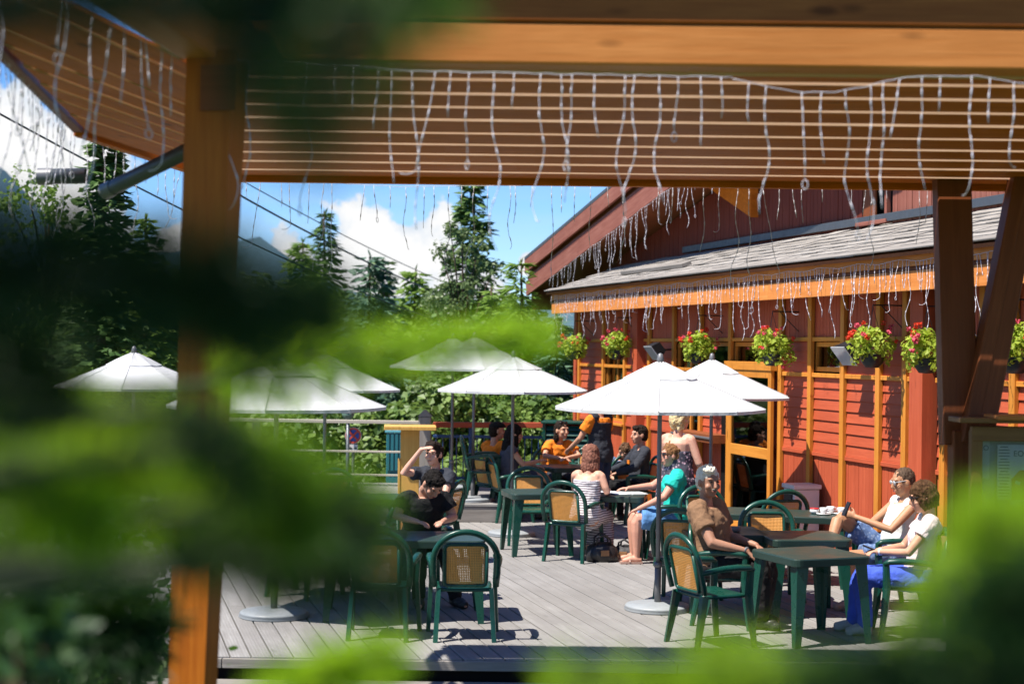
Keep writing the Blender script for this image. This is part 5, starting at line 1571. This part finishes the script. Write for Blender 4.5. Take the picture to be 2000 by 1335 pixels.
# 6 woman in pink and blue
p = Person('woman in a pink top and bright blue trousers at the right, eyes on her phone', at(1790, 13.55), (-.96, .1), .98, (.62, .34, .22))
p.pose(lean=-.06, fem=True, head_pitch=R(-14), arms=[((.22, .06, .74), (.05, .30, .72)), ((-.22, .08, .74), (-.03, .31, .72))], legs=[((.11, .44, .50), (.09, .50, .09), (.09, .66, .035)), ((-.09, .46, .51), (-.10, .42, .09), (-.10, .58, .035))])
p.body(curl=.9); p.shirt(C_PINK, .45, .016); p.legs_garment('trousers', C_BLUE, .020, 1.0); p.shoes(C_SNEAK)
mb = MB(); mb.box((.01, .38, .745), (.065, .12, .012), Matrix.Rotation(R(20), 3, 'X')); ph = mb.build('phone', M_BLACK, None)
mb = MB(); mb.tube([V((-.045, .285, .722)), V((-.035, .30, .72))], .032, 10); mb.build('bracelet', M_WHITE, p.t, True)
p.hair(mat_hair('hair_brown', (.05, .024, .012), (.15, .075, .035)), [((0, -.015, .045), (.092, .105, .09)), ((0, -.055, .0), (.09, .07, .095)), ((.05, .0, -.02), (.04, .05, .07)), ((-.05, .0, -.02), (.04, .05, .07))], noise=.01, seed=6); p.glasses(M_LENS); p.done()
tag(ph, 'small phone in the hands of the woman in blue trousers', 'phone'); ph.matrix_basis = p.t.matrix_basis.copy(); WM[ph.name] = ph.matrix_basis.copy()
# jacket over the back of her chair
jx = Matrix.Translation((at(1778, 13.55).x, 13.55, 0)) @ Matrix.Rotation(face(-.96, .1), 4, 'Z')
mb = MB(); rj = random.Random(2)
rows = []
for k in range(9):
    a = k / 8; z = .90 - abs(a - .3) * .75; y = -.30 + (.05 if a < .3 else -.03 - .02 * math.sin(a * 9)); y = -.255 if k == 0 else y
    rows.append([V((-.22 + .44 * i / 8 + rj.uniform(-.01, .01), y - .03 * math.sin(i * 1.7 + k), z + rj.uniform(-.012, .012))) for i in range(9)])
th = [[q + V((0, -.022, 0)) for q in r] for r in rows]
mb.rings([r + list(reversed(t2)) for r, t2 in zip(rows, th)])
jk = mb.build('jacket', mat_cloth('cloth_rust', (.20, .085, .06), .4), None, True, jx); tag(jk, 'brown jacket hung over the chair back behind the woman in blue trousers', 'jacket')
# 7 woman in orange polo
p = Person('woman in an orange polo with sunglasses on her hair, arms folded on the table', at(1092, 23.75), (.22, -.97), 1.0, (.62, .34, .23))
p.pose(lean=.14, fem=True, head_yaw=R(25), arms=[((.26, .24, .82), (.04, .42, .79)), ((-.26, .24, .82), (-.02, .44, .80))], legs=sit())
p.body(.010); p.shirt(C_ORANGE, .62, .02); p.legs_garment('trousers', C_CHAR)
p.hair(HR_DARK, [((0, -.02, .04), (.084, .10, .092)), ((0, -.06, .0), (.08, .06, .09)), ((.04, -.06, -.08), (.04, .04, .08))], seed=7); p.glasses(M_LENS, .105, .045, 'sunglasses'); p.shoes(C_SHOE); p.done()
# 8 waiter
p = Person('standing waiter in an orange shirt and dark vest, head hidden by the parasol', at(1176, 21.6), (-.75, .62), 1.03, (.55, .30, .2))
p.pose(hip=(0, 0, .95), lean=.03, side=.0, head_pitch=R(-10), arms=[((.26, .12, 1.18), (.30, .10, .93)), ((-.24, .16, 1.16), (-.14, .40, 1.02))], legs=stand())
p.arms[0] = ((.26, .10, 1.17), (.22, .34, 1.06)); p.body(.010); p.shirt(C_ORANGE, .62, .018)
p.shirt(C_CHAR, 0, .026, -.2, .93, name='vest'); p.legs_garment('trousers', C_NAVY); p.hair(HR_DARK, SHORT); p.shoes(C_SHOE); p.done()
# 9 young man in black sweater
p = Person('young man in a black sweater with short dark hair, seated against the wall', at(1243, 22.2), (-.96, -.25), 1.0, (.60, .33, .22))
p.pose(lean=-.03, head_yaw=R(4), arms=[((.26, .06, .78), (.16, .30, .70)), ((-.26, .08, .78), (-.16, .30, .70))], legs=sit(.12))
p.body(.010); p.shirt(C_CHAR, 0, .018, long=True, name='sweater'); p.legs_garment('trousers', C_BLACK)
mb = MB(); mb.box(p.hip + (p.sh - p.hip) * .62 + V((.06, .155, 0)), (.09, .012, .05)); mb.build('badge', C_ORANGE, p.t)
p.hair(HR_DARK, SHORT, seed=9); p.shoes(C_SHOE); p.done()
# 10 boy in blue
p = Person('boy in a blue shirt bending his head down beside the waiter', at(1206, 22.8), (.35, -.9), .86, (.58, .32, .21))
p.pose(lean=.20, head_pitch=R(-40), arms=[((.24, .14, .74), (.14, .36, .62)), ((-.24, .16, .74), (-.10, .36, .60))], legs=sit(.12))
p.body(.010); p.shirt(C_LBLUE, .6, .018); p.legs_garment('trousers', C_BLACK); p.hair(mat_hair('hair_midbrown', (.07, .035, .02), (.18, .10, .055)), SHORT, noise=.01, seed=10); p.shoes(C_SHOE); p.done()
# 11 man with cap
p = Person('man in an orange shirt and flat dark cap at the left of the back group', at(974, 22.9), (.75, .65), 1.0, (.55, .30, .2))
p.pose(lean=.0, head_yaw=R(-25), arms=[((.26, .06, .78), (.18, .30, .72)), ((-.26, .08, .78), (-.14, .30, .72))], legs=sit(.12))
p.body(.010); p.shirt(C_ORANGE, .6, .018); p.legs_garment('trousers', C_CHAR)
p.hair(C_BLACK, [((0, -.005, .07), (.088, .104, .05)), ((0, .06, .055), (.06, .06, .015))], .008, 'cap', .001); p.hair(HR_DARK, [((0, -.03, .02), (.080, .085, .085)), ((0, -.045, -.02), (.072, .065, .075))], seed=15); p.shoes(C_SHOE); p.done()
# 12 woman with long black hair
p = Person('woman with long black hair over her shoulders, one knee drawn up', at(1003, 22.1), (.95, .25), 1.0, (.56, .31, .2))
p.pose(lean=.02, fem=True, head_pitch=R(-8), arms=[((.22, .10, .80), (.12, .36, .84)), ((-.22, .12, .80), (-.08, .36, .76))], legs=[((.1, .40, .66), (.05, .56, .50), (.05, .68, .44)), ((-.1, .42, .50), (-.1, .42, .085), (-.1, .57, .035))])
p.body(.010); p.shirt(mat_cloth('cloth_slate', (.07, .07, .09)), .2, .014); p.legs_garment('skirt', mat_cloth('cloth_slate2', (.05, .055, .075)), .02, .42)
p.hair(HR_BLACK, [((0, -.015, .04), (.092, .104, .092)), ((0, -.06, -.03), (.095, .07, .12)), ((0, -.075, -.16), (.11, .06, .14)), ((.06, .0, -.1), (.035, .05, .14)), ((-.06, .0, -.1), (.035, .05, .14))], seed=12); p.shoes(C_SHOE, .004); p.done()
# 13 man in black, left
p = Person('man in black with dark hair at the left table, shaded by the parasol', at(828, 15.25), (.25, -.95), 1.0, (.52, .28, .19), build=1.1)
p.pose(lean=.17, head_yaw=R(20), head_pitch=R(-48), arms=[((.28, .16, .80), (.12, .38, .77)), ((-.28, .14, .78), (-.12, .40, .77))], legs=[((.12, .44, .5), (.14, .58, .09), (.16, .74, .035)), ((-.14, .44, .5), (-.20, .62, .09), (-.26, .77, .035))])
p.body(); p.shirt(C_BLACK, .6, .02); p.legs_garment('trousers', C_BLACK, .016); p.hair(HR_BLACK, SHORT, seed=13); p.shoes(C_SHOE); p.done()
# 14 person shading eyes
p = Person('dark-haired person shading the eyes with a raised hand behind the man in black', at(850, 17.7), (-.55, -.8), 1.0, (.66, .38, .27))
p.pose(lean=.02, head_yaw=R(10), arms=[((.27, .20, 1.00), (.05, .165, 1.27)), ((-.25, .12, .78), (-.1, .34, .74))], legs=sit())
p.body(curl=.35, palms=((0, -.4, -1), None), hdirs=((-1, .05, .25), None)); p.shirt(C_CHAR, .55, .018); p.legs_garment('trousers', C_NAVY); p.hair(HR_DARK, SHORT, noise=.01, seed=14); p.shoes(C_SHOE); p.done()

def finish_people():
    for o, vx, it, fo, fs in PENDING:
        m = o.modifiers.new('r', 'REMESH'); m.mode = 'VOXEL'; m.voxel_size = vx; m.use_smooth_shade = True
        if it: s_ = o.modifiers.new('s', 'SMOOTH'); s_.factor = .5; s_.iterations = it
        if fo:
            d_ = o.modifiers.new('d', 'DISPLACE'); d_.texture = fold_tex(fs); d_.strength = fo; d_.mid_level = .5; d_.texture_coords = 'LOCAL'
    dg = bpy.context.evaluated_depsgraph_get()
    for o, vx, it, fo, fs in PENDING:
        me = bpy.data.meshes.new_from_object(o.evaluated_get(dg))
        mt = o.data.materials[0]
        o.modifiers.clear(); o.data = me
        me.materials.clear(); me.materials.append(mt)
        me.polygons.foreach_set('use_smooth', [True] * len(me.polygons))
finish_people()
# ---------------------------------------------------------------- trees and shrubs beyond the terrace
M_BARK = mat_wood('bark', (.13, .085, .055), (.06, .04, .028), .9, 'Z', .6, .2, 0, .8)
L_SPRUCE = mat_leaf('spruce_needles', (.055, .12, .03), (.14, .23, .055), .2, .55)
L_LARCH = mat_leaf('larch_needles', (.12, .22, .03), (.24, .36, .06), .35, .55)
L_BIRCH = mat_leaf('birch_leaf', (.10, .16, .05), (.22, .29, .10), .35, .45, spec=.5)
L_BUSH = mat_leaf('bush_leaf', (.08, .16, .03), (.23, .33, .07), .35, .5, spec=.5)
L_WOOD = mat_leaf('wood_leaf', (.06, .125, .025), (.16, .25, .05), .2, .55)
L_BLUE = mat_leaf('blue_spruce', (.06, .13, .085), (.13, .22, .13), .2, .55)
def conifer_mesh(h, r, seed, tiers, per, ln, wd, droop=.35, bare=.06, thin=1.0):
    rn = random.Random(seed); cr = MB()
    for i in range(tiers):
        t = (i + rn.uniform(-.3, .3)) / tiers; t = min(.985, max(0, t))
        L0 = r * (1 - t) ** .82 + .05 * r
        nb = max(4, int(per * (1 - t * .55)))
        for k in range(nb):
            tk = min(.99, max(0, t + rn.uniform(-1.1, 1.1) / tiers)); z0 = h * (bare + (1 - bare) * tk); a = rn.uniform(0, 6.283); L = L0 * rn.uniform(.55, 1.18); st = ln * .42
            d = V((math.cos(a), math.sin(a), 0)); sd = V((-d.y, d.x, 0)); n = max(2, int(L / st))
            for j in range(n + 1):
                u = (j + rn.random() * .5) / (n + .5); p = d * (L * u) + V((0, 0, z0 - droop * L * u * (1 - .35 * u) + rn.uniform(-.04, .04) * L))
                p += sd * rn.uniform(-.06, .06) * L
                for s in ((-1, 1) if u > .12 else (rn.choice((-1, 1)),)):
                    dd = (d * rn.uniform(.5, 1.0) + sd * s * rn.uniform(.25, .95) * (1.1 - u * .5) + V((0, 0, rn.uniform(-.55, .12)))).normalized()
                    l = ln * rn.uniform(.6, 1.25) * (1.15 - .4 * u); w = wd * rn.uniform(.6, 1.2) * thin
                    q = dd.cross(V((rn.gauss(0, .5), rn.gauss(0, .5), 1))).normalized() * w
                    cr.add([p - q * .4, p + dd * l * .5 - q + V((0, 0, -w * .3)), p + dd * l, p + dd * l * .5 + q], [(0, 1, 2, 3)])
    for _ in range(10):                         # leader
        z = h * (.93 + .07 * rn.random()); a = rn.uniform(0, 6.28); d = V((math.cos(a) * .5, math.sin(a) * .5, .8)).normalized(); q = d.orthogonal().normalized() * wd * .5
        p = V((0, 0, z)); cr.add([p - q, p + d * ln * .5, p + q], [(0, 1, 2)])
    return cr
def trunk_mesh(h, r0, seed, lean=0.02):
    rn = random.Random(seed); mb = MB()
    pts = [V((rn.uniform(-1, 1) * lean * h * .3 * (i > 0), rn.uniform(-1, 1) * lean * h * .3 * (i > 0), h * i / 8)) for i in range(9)]
    mb.tube(pts, [r0 * (1 - .95 * i / 8) + .004 for i in range(9)], 8, up=(1, 0, 0)); return mb
_tm = {}
def tree(name, label, x, ytop, Z, base, r, mat, seed, kind='spruce', rz=0.0, **kw):
    top = P(x, ytop, Z); h = top.z - base
    t = thing(name, label, 'tree', (top.x, Z, base), rz, 'trees beyond the terrace')
    if kind == 'spruce': cr = conifer_mesh(h, r, seed, **kw)
    cr.build('crown', mat, t); trunk_mesh(h, h * .018 + .03, seed).build('trunk', M_BARK, t, True)
    return t
def leafy(name, label, x, ytop, Z, base, r, mat, seed, n, size, clumps=26, squash=1.0, cat='tree', lowest=.3, grp='trees beyond the terrace'):
    rn = random.Random(seed); top = P(x, ytop, Z); h = top.z - base
    t = thing(name, label, cat, (top.x, Z, base), 0, grp)
    mb = MB(); tr = trunk_mesh(h * .95, h * .014 + .03, seed)
    for c in range(clumps):
        u = lowest + (1 - lowest) * (c + rn.random()) / clumps
        rr = r * math.sin(math.pi * min(1, (.22 + .78 * (1 - u) / (1 - lowest + 1e-6)) * .62)) * rn.uniform(.35, 1.0); a = rn.uniform(0, 6.28)
        cc = V((rr * math.cos(a), rr * math.sin(a), h * u)); cs = r * rn.uniform(.22, .42) * (1.2 - .5 * u)
        leaf_quads(mb, cc, int(n / clumps), cs, size, rn, .35, .3, 0, (1, 1, squash))
        tr.tube([V((0, 0, h * u * .75)), cc * .6 + V((0, 0, h * u * .32)), cc], [.03, .018, .006], 5)
    mb.build('crown', mat, t); tr.build('trunk', M_BARK, t, True)
    return t
# stuff: the leafy bank behind the rails, the wood behind everything
def bank(name, boxes, mat, seed, n, size):
    rn = random.Random(seed); mb = MB()
    for (x, y, Z, rx, ry, k) in boxes:
        c = P(x, y, Z); r = rx / FPX * Z; rz = ry / FPX * Z
        leaf_quads(mb, c, int(n * k), r, size, rn, .45, .35, 0, (1, .8, rz / r))
    return tag(mb.build(name, mat), kind='stuff')
bank('shrubbery', [(870, 800, 29, 95, 70, 1.3), (800, 850, 28, 80, 70, .9), (960, 860, 29, 100, 75, 1.2), (1060, 840, 29.5, 80, 70, .9), (1110, 880, 28.5, 60, 60, .6), (720, 860, 28, 90, 70, .9), (620, 860, 28, 90, 80, .9),
                   (520, 850, 28, 100, 80, .9), (420, 830, 28, 100, 80, .8), (250, 840, 27, 120, 90, .9), (100, 850, 27, 120, 90, .8), (900, 930, 27.5, 120, 40, .8), (1040, 930, 27.5, 110, 40, .8), (740, 930, 27, 120, 50, .7), (560, 930, 27, 120, 50, .7)], L_BUSH, 31, 2100, .15)
bank('woodland', [(600, 650, 50, 140, 90, 1.2), (480, 630, 48, 120, 100, 1.2), (720, 650, 52, 120, 80, 1.0), (860, 650, 50, 120, 80, 1.0), (980, 640, 46, 100, 70, .8), (330, 640, 42, 120, 130, 1.2), (200, 660, 38, 120, 110, 1.0), (60, 640, 38, 130, 130, 1.0), (1080, 700, 46, 80, 70, .6), (-60, 620, 36, 110, 140, .7)], L_WOOD, 32, 2200, .26)
SP = dict(tiers=40, per=24, ln=.38, wd=.07)
tree('spruce_tree', 'tallest dark spruce, its tip touching the canopy edge', 922, 352, 40, -4, 2.0, L_SPRUCE, 51, tiers=52, per=24, ln=.34, wd=.07, droop=.28)
tree('spruce_tree', 'slender dark spruce standing in front of the left cloud', 636, 412, 52, -4, 2.1, L_SPRUCE, 52, **dict(SP, tiers=46, per=20))
tree('spruce_tree', 'broad green spruce just left of the slender one', 592, 468, 48, -4, 2.9, L_LARCH, 53, **SP)
tree('spruce_tree', 'bluish spruce left of the gap of cloud below the thick cable', 722, 496, 42, -4, 2.5, L_BLUE, 54, **SP)
tree('spruce_tree', 'thin spruce tip rising right behind the bluish spruce', 748, 505, 50, -4, 1.9, L_SPRUCE, 55, **dict(SP, tiers=36, per=20))
tree('spruce_tree', 'small spruce halfway between the bluish spruce and the tallest one', 812, 524, 44, -4, 2.4, L_LARCH, 56, **SP)
tree('larch_tree', 'wispy light green larch beside the red gable roof', 1016, 508, 31, -3.6, 1.7, L_LARCH, 57, tiers=40, per=20, ln=.28, wd=.036, droop=.02)
tree('larch_tree', 'low light green larch in front of the tallest spruce', 960, 560, 33, -3.6, 1.8, L_LARCH, 61, tiers=36, per=22, ln=.28, wd=.045, droop=.1)
tree('weeping_spruce', 'drooping blue-green spruce under the corner of the lean-to roof', 1088, 610, 30, -3.4, 1.3, L_BLUE, 58, tiers=36, per=24, ln=.34, wd=.046, droop=1.1)
tree('spruce_tree', 'spruce in the gap between the column and the bright twig', 540, 590, 38, -4, 2.6, L_SPRUCE, 59, **SP)
tree('spruce_tree', 'big dark spruce at the left behind the slanting pipe', 205, 200, 23, -2, 1.1, L_SPRUCE, 60, tiers=52, per=26, ln=.24, wd=.06, droop=.25)
tree('spruce_tree', 'second spruce close to the column on its left side', 285, 420, 27, -2.5, 1.3, L_LARCH, 62, tiers=40, per=24, ln=.24, wd=.055, droop=.3)
leafy('birch_tree', 'grey-green birch with loose leaves in front of the tallest spruce', 905, 445, 36, -4, 1.15, L_BIRCH, 71, 6500, .09, 48, lowest=.3)
leafy('leafy_tree', 'rounded leafy tree at the far left edge under the hill', 95, 362, 27, -2, 1.5, L_LARCH, 72, 5200, .09, 40)
leafy('leafy_tree', 'pale leafy bush rising over the rail left of the platform parasol', 850, 760, 29, -3, 1.1, L_BIRCH, 73, 2400, .11, 20, cat='bush', lowest=.45)
leafy('leafy_tree', 'dark leafy bush behind the rail right of the platform parasol', 1045, 770, 30, -3, 1.2, L_BUSH, 74, 2600, .11, 20, cat='bush', lowest=.45)

# ---------------------------------------------------------------- leaves and branches close to the camera
N_DARK = mat_leaf('near_needles_dark', (.012, .045, .010), (.03, .08, .015), .35, .5)  # needle greens: shade and sunlight of the sprays put into the colour
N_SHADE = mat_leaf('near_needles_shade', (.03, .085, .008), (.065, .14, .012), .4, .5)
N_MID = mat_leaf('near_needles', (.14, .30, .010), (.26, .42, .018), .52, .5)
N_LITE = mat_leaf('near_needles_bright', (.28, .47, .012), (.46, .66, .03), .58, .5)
nt = thing('near_spruce', 'blurred green spruce branches hanging in front of the camera at left', 'tree', (-1.15, .9, -.6))
mb = MB(); mb.tube([(-1.15, .9, -.6), (-1.17, .92, 1.5), (-1.16, .93, 3.0), (-1.15, .93, 4.4)], [.11, .10, .08, .04], 12, up=(1, 0, 0)); mb.build('trunk', M_BARK, nt, True, WORLD)
rf = random.Random(77)
M_TWIG = mat_plain('green_twig', (.035, .05, .015), .7, .3, 20, .1)
def branch(par, pts, hw, n, mat, nl=.026, nw=.0011, root=None, flat=.5, sub=5):
    """pts: [(x, y, Z)] places along the axis, hw: half-widths in photo pixels"""
    w = [P(*p) for p in pts]
    tw = MB(); path = ([V(root)] if root else []) + w
    tw.tube(path, [.007 - .005 * i / len(path) for i in range(len(path))], 6)
    nd = MB(); side = []
    for i in range(len(w) - 1):
        a, b = w[i], w[i + 1]; ha = hw[i] / FPX * a.y; hb = hw[i + 1] / FPX * b.y; ax = (b - a).normalized()
        for k in range(sub):
            t = (k + rf.random()) / sub; o = a.lerp(b, t); hh = ha + (hb - ha) * t
            for s in (-1, 1):
                th = rf.uniform(-.6, .6); pr = V((ax.z * -s, rf.uniform(-.3, .3), ax.x * s)); dr = (pr + ax * .8).normalized()
                L = hh * rf.uniform(.7, 1.1); e = o + dr * L + V((0, rf.uniform(-.3, .3) * L, 0)); side.append((o, e)); tw.tube([o, e], [.0022, .0008], 4)
    side += [(w[i], w[i + 1]) for i in range(len(w) - 1)] * max(1, sub // 2)
    lens = [(b - a).length for a, b in side]; tot = sum(lens)
    for (a, b), l in zip(side, lens):
        ax = (b - a).normalized()
        for _ in range(int(n * l / tot)):
            o = a.lerp(b, rf.random()); q = V((rf.gauss(0, 1), rf.gauss(0, 1), rf.gauss(0, 1))); q = (q - ax * q.dot(ax)).normalized()
            d = (q * .8 + ax * .75).normalized(); L = nl * rf.uniform(.7, 1.2); c = d.cross(V((rf.gauss(0, 1), -1, rf.gauss(0, 1)))).normalized() * nw * rf.uniform(.8, 1.3)
            nd.add([o - c * .6, o + d * L * .5 - c, o + d * L, o + d * L * .5 + c], [(0, 1, 2, 3)])
    br = tw.build('branch', M_TWIG, par, True, WORLD)
    nd.build('needles', mat, br, W=WORLD)
    return br
TR = lambda z: (-1.16, .93, z)
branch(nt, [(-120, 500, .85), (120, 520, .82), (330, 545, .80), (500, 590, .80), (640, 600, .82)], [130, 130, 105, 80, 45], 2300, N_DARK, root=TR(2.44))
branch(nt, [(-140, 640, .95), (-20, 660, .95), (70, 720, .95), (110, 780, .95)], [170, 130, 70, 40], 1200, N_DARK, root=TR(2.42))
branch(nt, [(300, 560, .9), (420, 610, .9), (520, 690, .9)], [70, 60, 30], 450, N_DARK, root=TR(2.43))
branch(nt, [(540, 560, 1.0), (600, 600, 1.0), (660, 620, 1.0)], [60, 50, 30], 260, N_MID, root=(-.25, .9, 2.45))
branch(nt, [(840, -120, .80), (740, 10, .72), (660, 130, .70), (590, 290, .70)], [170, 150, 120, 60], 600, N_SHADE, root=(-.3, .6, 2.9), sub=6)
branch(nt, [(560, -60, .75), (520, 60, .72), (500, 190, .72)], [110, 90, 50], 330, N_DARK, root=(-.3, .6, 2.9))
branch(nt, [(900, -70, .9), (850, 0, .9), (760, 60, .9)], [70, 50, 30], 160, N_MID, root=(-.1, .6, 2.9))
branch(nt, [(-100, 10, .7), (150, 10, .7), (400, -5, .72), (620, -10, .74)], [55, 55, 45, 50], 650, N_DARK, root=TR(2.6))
branch(nt, [(395, 750, 1.9), (520, 722, 1.9), (620, 700, 1.9), (760, 690, 1.92), (900, 668, 1.95), (1065, 662, 2.0)], [50, 72, 62, 40, 46, 30], 1900, N_LITE, nl=.045, nw=.0012, root=TR(2.36), sub=7)
for (pts, hw, n, mt) in (
        ([(-120, 790, 1.15), (60, 850, 1.15), (200, 960, 1.15)], [70, 95, 60], 650, N_LITE), ([(20, 1030, 1.05), (170, 920, 1.05), (320, 850, 1.05)], [80, 100, 55], 850, N_LITE),
        ([(-120, 930, 1.0), (60, 960, 1.0), (200, 1040, 1.0)], [90, 90, 50], 560, N_LITE), ([(180, 1080, 1.3), (320, 980, 1.3), (470, 890, 1.3)], [70, 90, 50], 800, N_MID),
        ([(310, 1100, 1.1), (430, 1000, 1.1), (540, 880, 1.1)], [60, 90, 50], 560, N_LITE), ([(400, 800, 1.0), (480, 900, 1.0), (560, 990, 1.0)], [55, 85, 50], 380, N_MID),
        ([(480, 1110, 1.25), (560, 1030, 1.25), (640, 960, 1.25)], [55, 80, 40], 520, N_MID), ([(500, 850, 1.1), (560, 900, 1.1), (620, 980, 1.1)], [50, 60, 35], 240, N_MID),
        ([(-100, 1110, 1.1), (90, 1080, 1.1), (260, 1110, 1.1)], [70, 80, 50], 600, N_MID), ([(600, 1100, 1.2), (680, 1050, 1.2), (740, 1030, 1.2)], [50, 55, 30], 200, N_MID),
        ([(250, 800, 1.2), (360, 850, 1.2), (440, 940, 1.2)], [40, 60, 40], 330, N_LITE), ([(60, 790, 1.2), (180, 815, 1.2), (290, 870, 1.2)], [50, 60, 40], 460, N_LITE)):
    branch(nt, pts, hw, int(n * (1.5 if mt is N_LITE else 1)), mt, root=TR(2.25), sub=7)
branch(nt, [(470, 1090, 1.9), (590, 1075, 1.9), (700, 1035, 1.9)], [75, 60, 35], 800, N_MID, nl=.045, root=TR(2.1))
branch(nt, [(470, 1420, 1.6), (590, 1350, 1.6), (680, 1300, 1.6), (770, 1285, 1.6)], [60, 50, 42, 25], 1400, N_LITE, nl=.04, root=TR(1.9))
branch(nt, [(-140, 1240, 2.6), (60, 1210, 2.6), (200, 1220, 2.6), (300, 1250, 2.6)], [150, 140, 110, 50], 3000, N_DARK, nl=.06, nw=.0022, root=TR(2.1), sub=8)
for (pts, hw, n, mt, z) in (([(300, 790), (400, 850), (480, 960)], [55, 70, 45], 230, N_SHADE, .95), ([(330, 1130), (450, 1050), (560, 1000)], [70, 90, 60], 480, N_SHADE, 1.0), ([(470, 860), (530, 950), (590, 1060)], [60, 70, 50], 360, N_MID, 1.0),
                            ([(440, 1110), (560, 1130), (680, 1110)], [50, 60, 40], 330, N_DARK, 1.05), ([(600, 980), (680, 1010), (740, 1050)], [50, 60, 40], 230, N_DARK, 1.1), ([(600, 1100), (700, 1140), (800, 1160)], [40, 55, 40], 170, N_DARK, 1.05)):
    branch(nt, [(a, b, z) for a, b in pts], hw, n, mt, root=TR(2.2), sub=7)
for pts in ([(540, 930, 1.9), (640, 960, 1.9), (740, 985, 1.9)], [(330, 930, 2.0), (430, 970, 2.0), (560, 1000, 2.0)]):
    branch(nt, pts, [50, 46, 26], 560, N_MID, nl=.045, nw=.0012, root=TR(2.2), sub=7)
# unseen crown branches added above the camera to shade the dark sprays
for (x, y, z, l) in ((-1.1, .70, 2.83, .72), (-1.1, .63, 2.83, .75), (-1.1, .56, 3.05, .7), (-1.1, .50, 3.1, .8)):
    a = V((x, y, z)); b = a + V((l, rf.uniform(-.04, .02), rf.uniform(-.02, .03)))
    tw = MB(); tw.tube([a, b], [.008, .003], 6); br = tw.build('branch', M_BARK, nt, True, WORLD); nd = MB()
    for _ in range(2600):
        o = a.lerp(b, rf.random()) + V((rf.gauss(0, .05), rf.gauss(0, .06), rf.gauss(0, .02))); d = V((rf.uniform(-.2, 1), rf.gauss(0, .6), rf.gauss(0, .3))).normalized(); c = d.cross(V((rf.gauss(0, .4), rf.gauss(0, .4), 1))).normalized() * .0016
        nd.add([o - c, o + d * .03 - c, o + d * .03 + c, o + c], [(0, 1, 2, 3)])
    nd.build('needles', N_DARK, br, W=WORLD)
# shrub at lower right, close to the camera
ns = thing('near_shrub', 'blurred yellow-green shrub twigs at the lower right corner, close to the camera', 'shrub', (.62, 1.1, -.6))
mb = MB(); mb.tube([(.62, 1.1, -.6), (.6, 1.12, 1.0), (.58, 1.1, 2.0)], [.03, .02, .012], 8, up=(1, 0, 0)); mb.build('stem', M_BARK, ns, True, WORLD)
RT = (.58, 1.1, 2.0)
for (pts, hw, n, mt) in (
        ([(2120, 990, .95), (2000, 1035, .95), (1900, 1085, .95)], [55, 65, 35], 620, N_LITE), ([(2090, 1090, .9), (1990, 1040, .9), (1890, 1015, .9)], [55, 60, 35], 480, N_LITE),
        ([(2110, 1190, .85), (2010, 1185, .85), (1920, 1200, .85)], [110, 95, 50], 900, N_DARK), ([(2090, 1280, 1.3), (1980, 1250, 1.3), (1890, 1200, 1.3), (1840, 1150, 1.3)], [110, 95, 60, 30], 1000, N_MID),
        ([(2100, 1350, .85), (1900, 1330, .85), (1720, 1330, .85), (1580, 1360, .85)], [100, 85, 65, 40], 1100, N_DARK), ([(1900, 1430, 1.0), (1760, 1370, 1.0), (1600, 1320, 1.0)], [60, 60, 40], 400, N_MID),
        ([(1640, 1430, .95), (1500, 1350, .95), (1370, 1290, .95)], [60, 75, 40], 520, N_LITE), ([(1420, 1440, 1.0), (1260, 1370, 1.0), (1090, 1330, 1.0)], [50, 55, 30], 430, N_LITE),
        ([(1760, 1300, 1.5), (1800, 1200, 1.5), (1840, 1090, 1.5)], [50, 45, 30], 330, N_LITE), ([(1980, 1400, 1.1), (1960, 1310, 1.1), (1990, 1220, 1.1)], [60, 60, 40], 400, N_LITE)):
    branch(ns, pts, hw, n, mt, root=RT, sub=7)
# leafy shrub on the ground at the lower left, in front of the deck
M_SHR = mat_leaf('shrub_leaf', (.03, .09, .015), (.10, .20, .03), .3, .4, spec=.6)
def ground_shrub(label, x, y, Z, r, seed, n, size):
    rn = random.Random(seed); c = P(x, y, Z); t = thing('leafy_shrub', label, 'shrub', (c.x, Z, -.6), 0)
    mb = MB(); st = MB()
    for k in range(26):
        d = V((rn.gauss(0, .6), rn.gauss(0, .6), rn.uniform(-.9, 1))); q = c + d * r * .7 - V((c.x, Z, -.6))
        st.tube([V((rn.uniform(-.05, .05), rn.uniform(-.05, .05), 0)), q * .5 + V((0, 0, q.z * .2)), q], [.015, .009, .003], 5)
        for j in range(n // 26):
            o = q + V((rn.gauss(0, .35), rn.gauss(0, .35), rn.gauss(0, .35))) * r; dd = V((rn.gauss(0, 1), rn.gauss(0, 1) - .4, rn.gauss(-.5, .6))).normalized(); sd = dd.cross(V((rn.gauss(0, .5), 1, rn.gauss(0, .5)))).normalized(); L = size * rn.uniform(.6, 1.3); w = sd * L * .22; nn = dd.cross(sd) * L * .06
            mb.add([o, o + dd * L * .35 + w, o + dd * L * .75 + w * .7 - nn, o + dd * L - nn * 2, o + dd * L * .75 - w * .7 - nn, o + dd * L * .35 - w], [(0, 1, 2, 3, 4, 5)])
    mb.build('foliage', M_SHR, t); st.build('stem', M_BARK, t, True)
ground_shrub('dark leafy shrub in front of the deck left of the column foot', 185, 1270, 7.6, .38, 91, 1500, .07)
ground_shrub('leafy shrub with pointed leaves in the lower left corner', 35, 1225, 2.2, .07, 92, 180, .05)
ground_shrub('low shrub at the left edge beside the deck end', 60, 1100, 9.5, .6, 93, 1600, .09)

print('objects', len(bpy.data.objects), 'tris', sum(len(p.vertices) - 2 for m in bpy.data.meshes if m.users for p in m.polygons))
